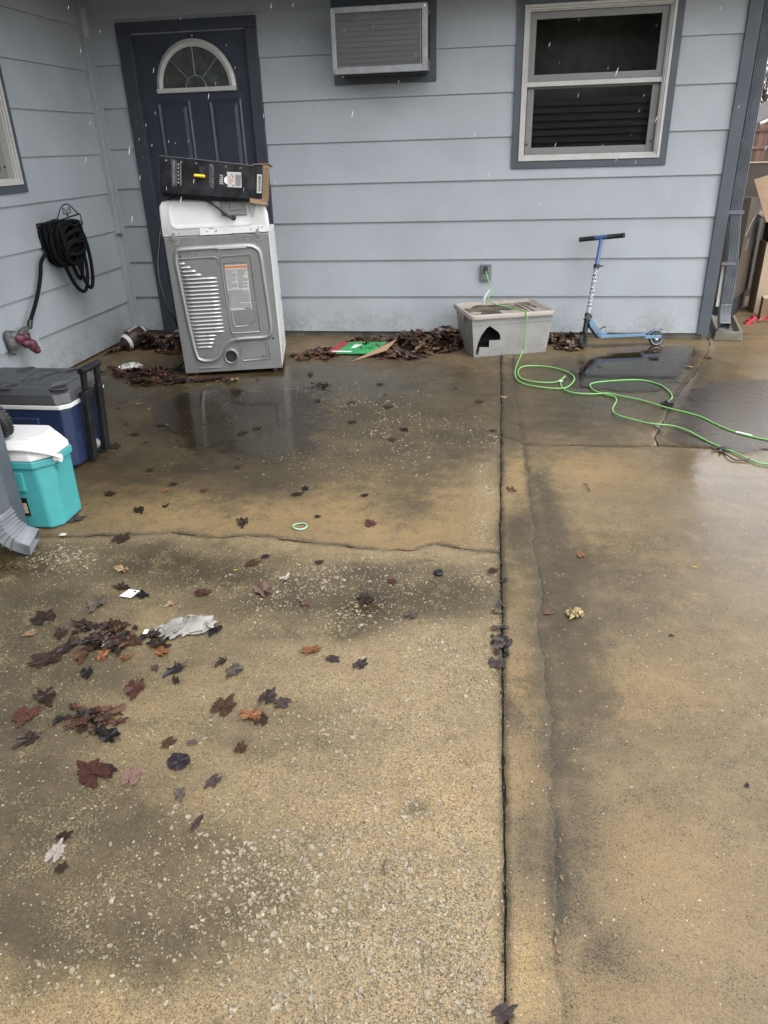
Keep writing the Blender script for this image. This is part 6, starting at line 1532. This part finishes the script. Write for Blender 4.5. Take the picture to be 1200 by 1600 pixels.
pile("leaf_pile", "heap of dry brown leaves drifted against the wall left of the tote", (-.6, 5.5), [(-.62, 5.55, .32, .26, 4, .11), (-.42, 5.62, .22, .20, 3, .12), (-.85, 5.45, .25, .22, 2, .05), (-1.30, 5.30, .16, .14, 1, .02), (-.75, 5.25, .22, .10, 1, .02), (-.95, 5.68, .25, .1, .8, .03)], 620, 110, .1, ('brown', 'brown', 'dark', 'dark', 'tan', 'pink', 'grey'), .05, .10)
pile("leaf_pile", "small drift of brown leaves between the tote and the scooter", (.5, 5.65), [(.47, 5.70, .14, .10, 3, .07), (.50, 5.55, .10, .10, 2, .03)], 90, 30, .05, ('brown', 'dark', 'grey', 'tan'), .05, .085)
pile("leaf_pile", "wet dark leaves gathered round the football in the house corner", (-2.75, 5.45), [(-2.62, 5.55, .30, .24, 3, .06), (-2.78, 5.45, .10, .10, 1.2, .10), (-2.95, 5.40, .12, .25, 1, .03), (-2.45, 5.45, .22, .25, 2, .05)], 190, 45, .05, ('dark', 'dark', 'brown', 'black', 'tan'), .05, .10)
pile("leaf_pile", "flat wet red brown leaves scattered at the left foot of the dryer", (-2.35, 4.72), [(-2.40, 4.72, .26, .15, 3, .02), (-2.28, 4.52, .20, .10, 1.5, .012), (-2.62, 4.75, .18, .14, 1, .015), (-2.0, 4.56, .30, .05, .7, .008)], 130, 45, .03, ('dark', 'dark', 'brown', 'red', 'black'), .045, .09)
pile("leaf_pile", "few damp leaf crumbs along the wall base right of the dryer", (-1.35, 5.2), [(-1.35, 5.22, .18, .12, 1, .012)], 26, 14, .02, ('dark', 'brown', 'orange'), .04, .08)
pile("leaf_pile", "matted wet leaf fragments under the loose leaves left of the rag", (-1.205, 1.76), [(-1.205, 1.765, .115, .075, 3, .006), (-1.05, 1.74, .06, .05, 1, .004)], 30, 10, .01, ('dark', 'dark', 'dark', 'black', 'brown'), .03, .06)
pile("leaf_pile", "matted wet leaf fragments in the front cluster at the left", (-1.03, 1.40), [(-1.03, 1.40, .085, .045, 3, .005), (-1.12, 1.42, .05, .04, 1, .004)], 16, 6, .01, ('dark', 'dark', 'brown', 'black'), .03, .055)
# leaf shreds rotting in the open joint
pile("leaf_pile", "shredded purple leaves rotting in the joint between the slabs", (.03, 1.95), [(.030, 1.98, .022, .14, 2, .006), (.038, 1.86, .03, .06, 1, .006)], 22, 6, .01, ('purple', 'grey', 'black'), .02, .045)

# sleet in the air
sl_ = MB(); rr = random.Random(77)
for k in range(170):
    y = rr.uniform(1.6, 5.2); x = rr.uniform(-.62, .42) * y * .9; z = 1.38 + y * rr.uniform(-.08, .17); s = rr.uniform(.0007, .0014); ln = s * rr.uniform(4.0, 7.5)
    d = Vector((.30, .0, 1)).normalized() * ln
    sl_.tube([(x - d.x, y, z - d.z), (x, y, z), (x + d.x, y, z + d.z)], [s * .4, s, s * .3], 5)
so = sl_.build("falling_sleet", ICE); so["kind"] = "stuff"; tag(so, "pale sleet drops falling in front of the wall", "sleet")
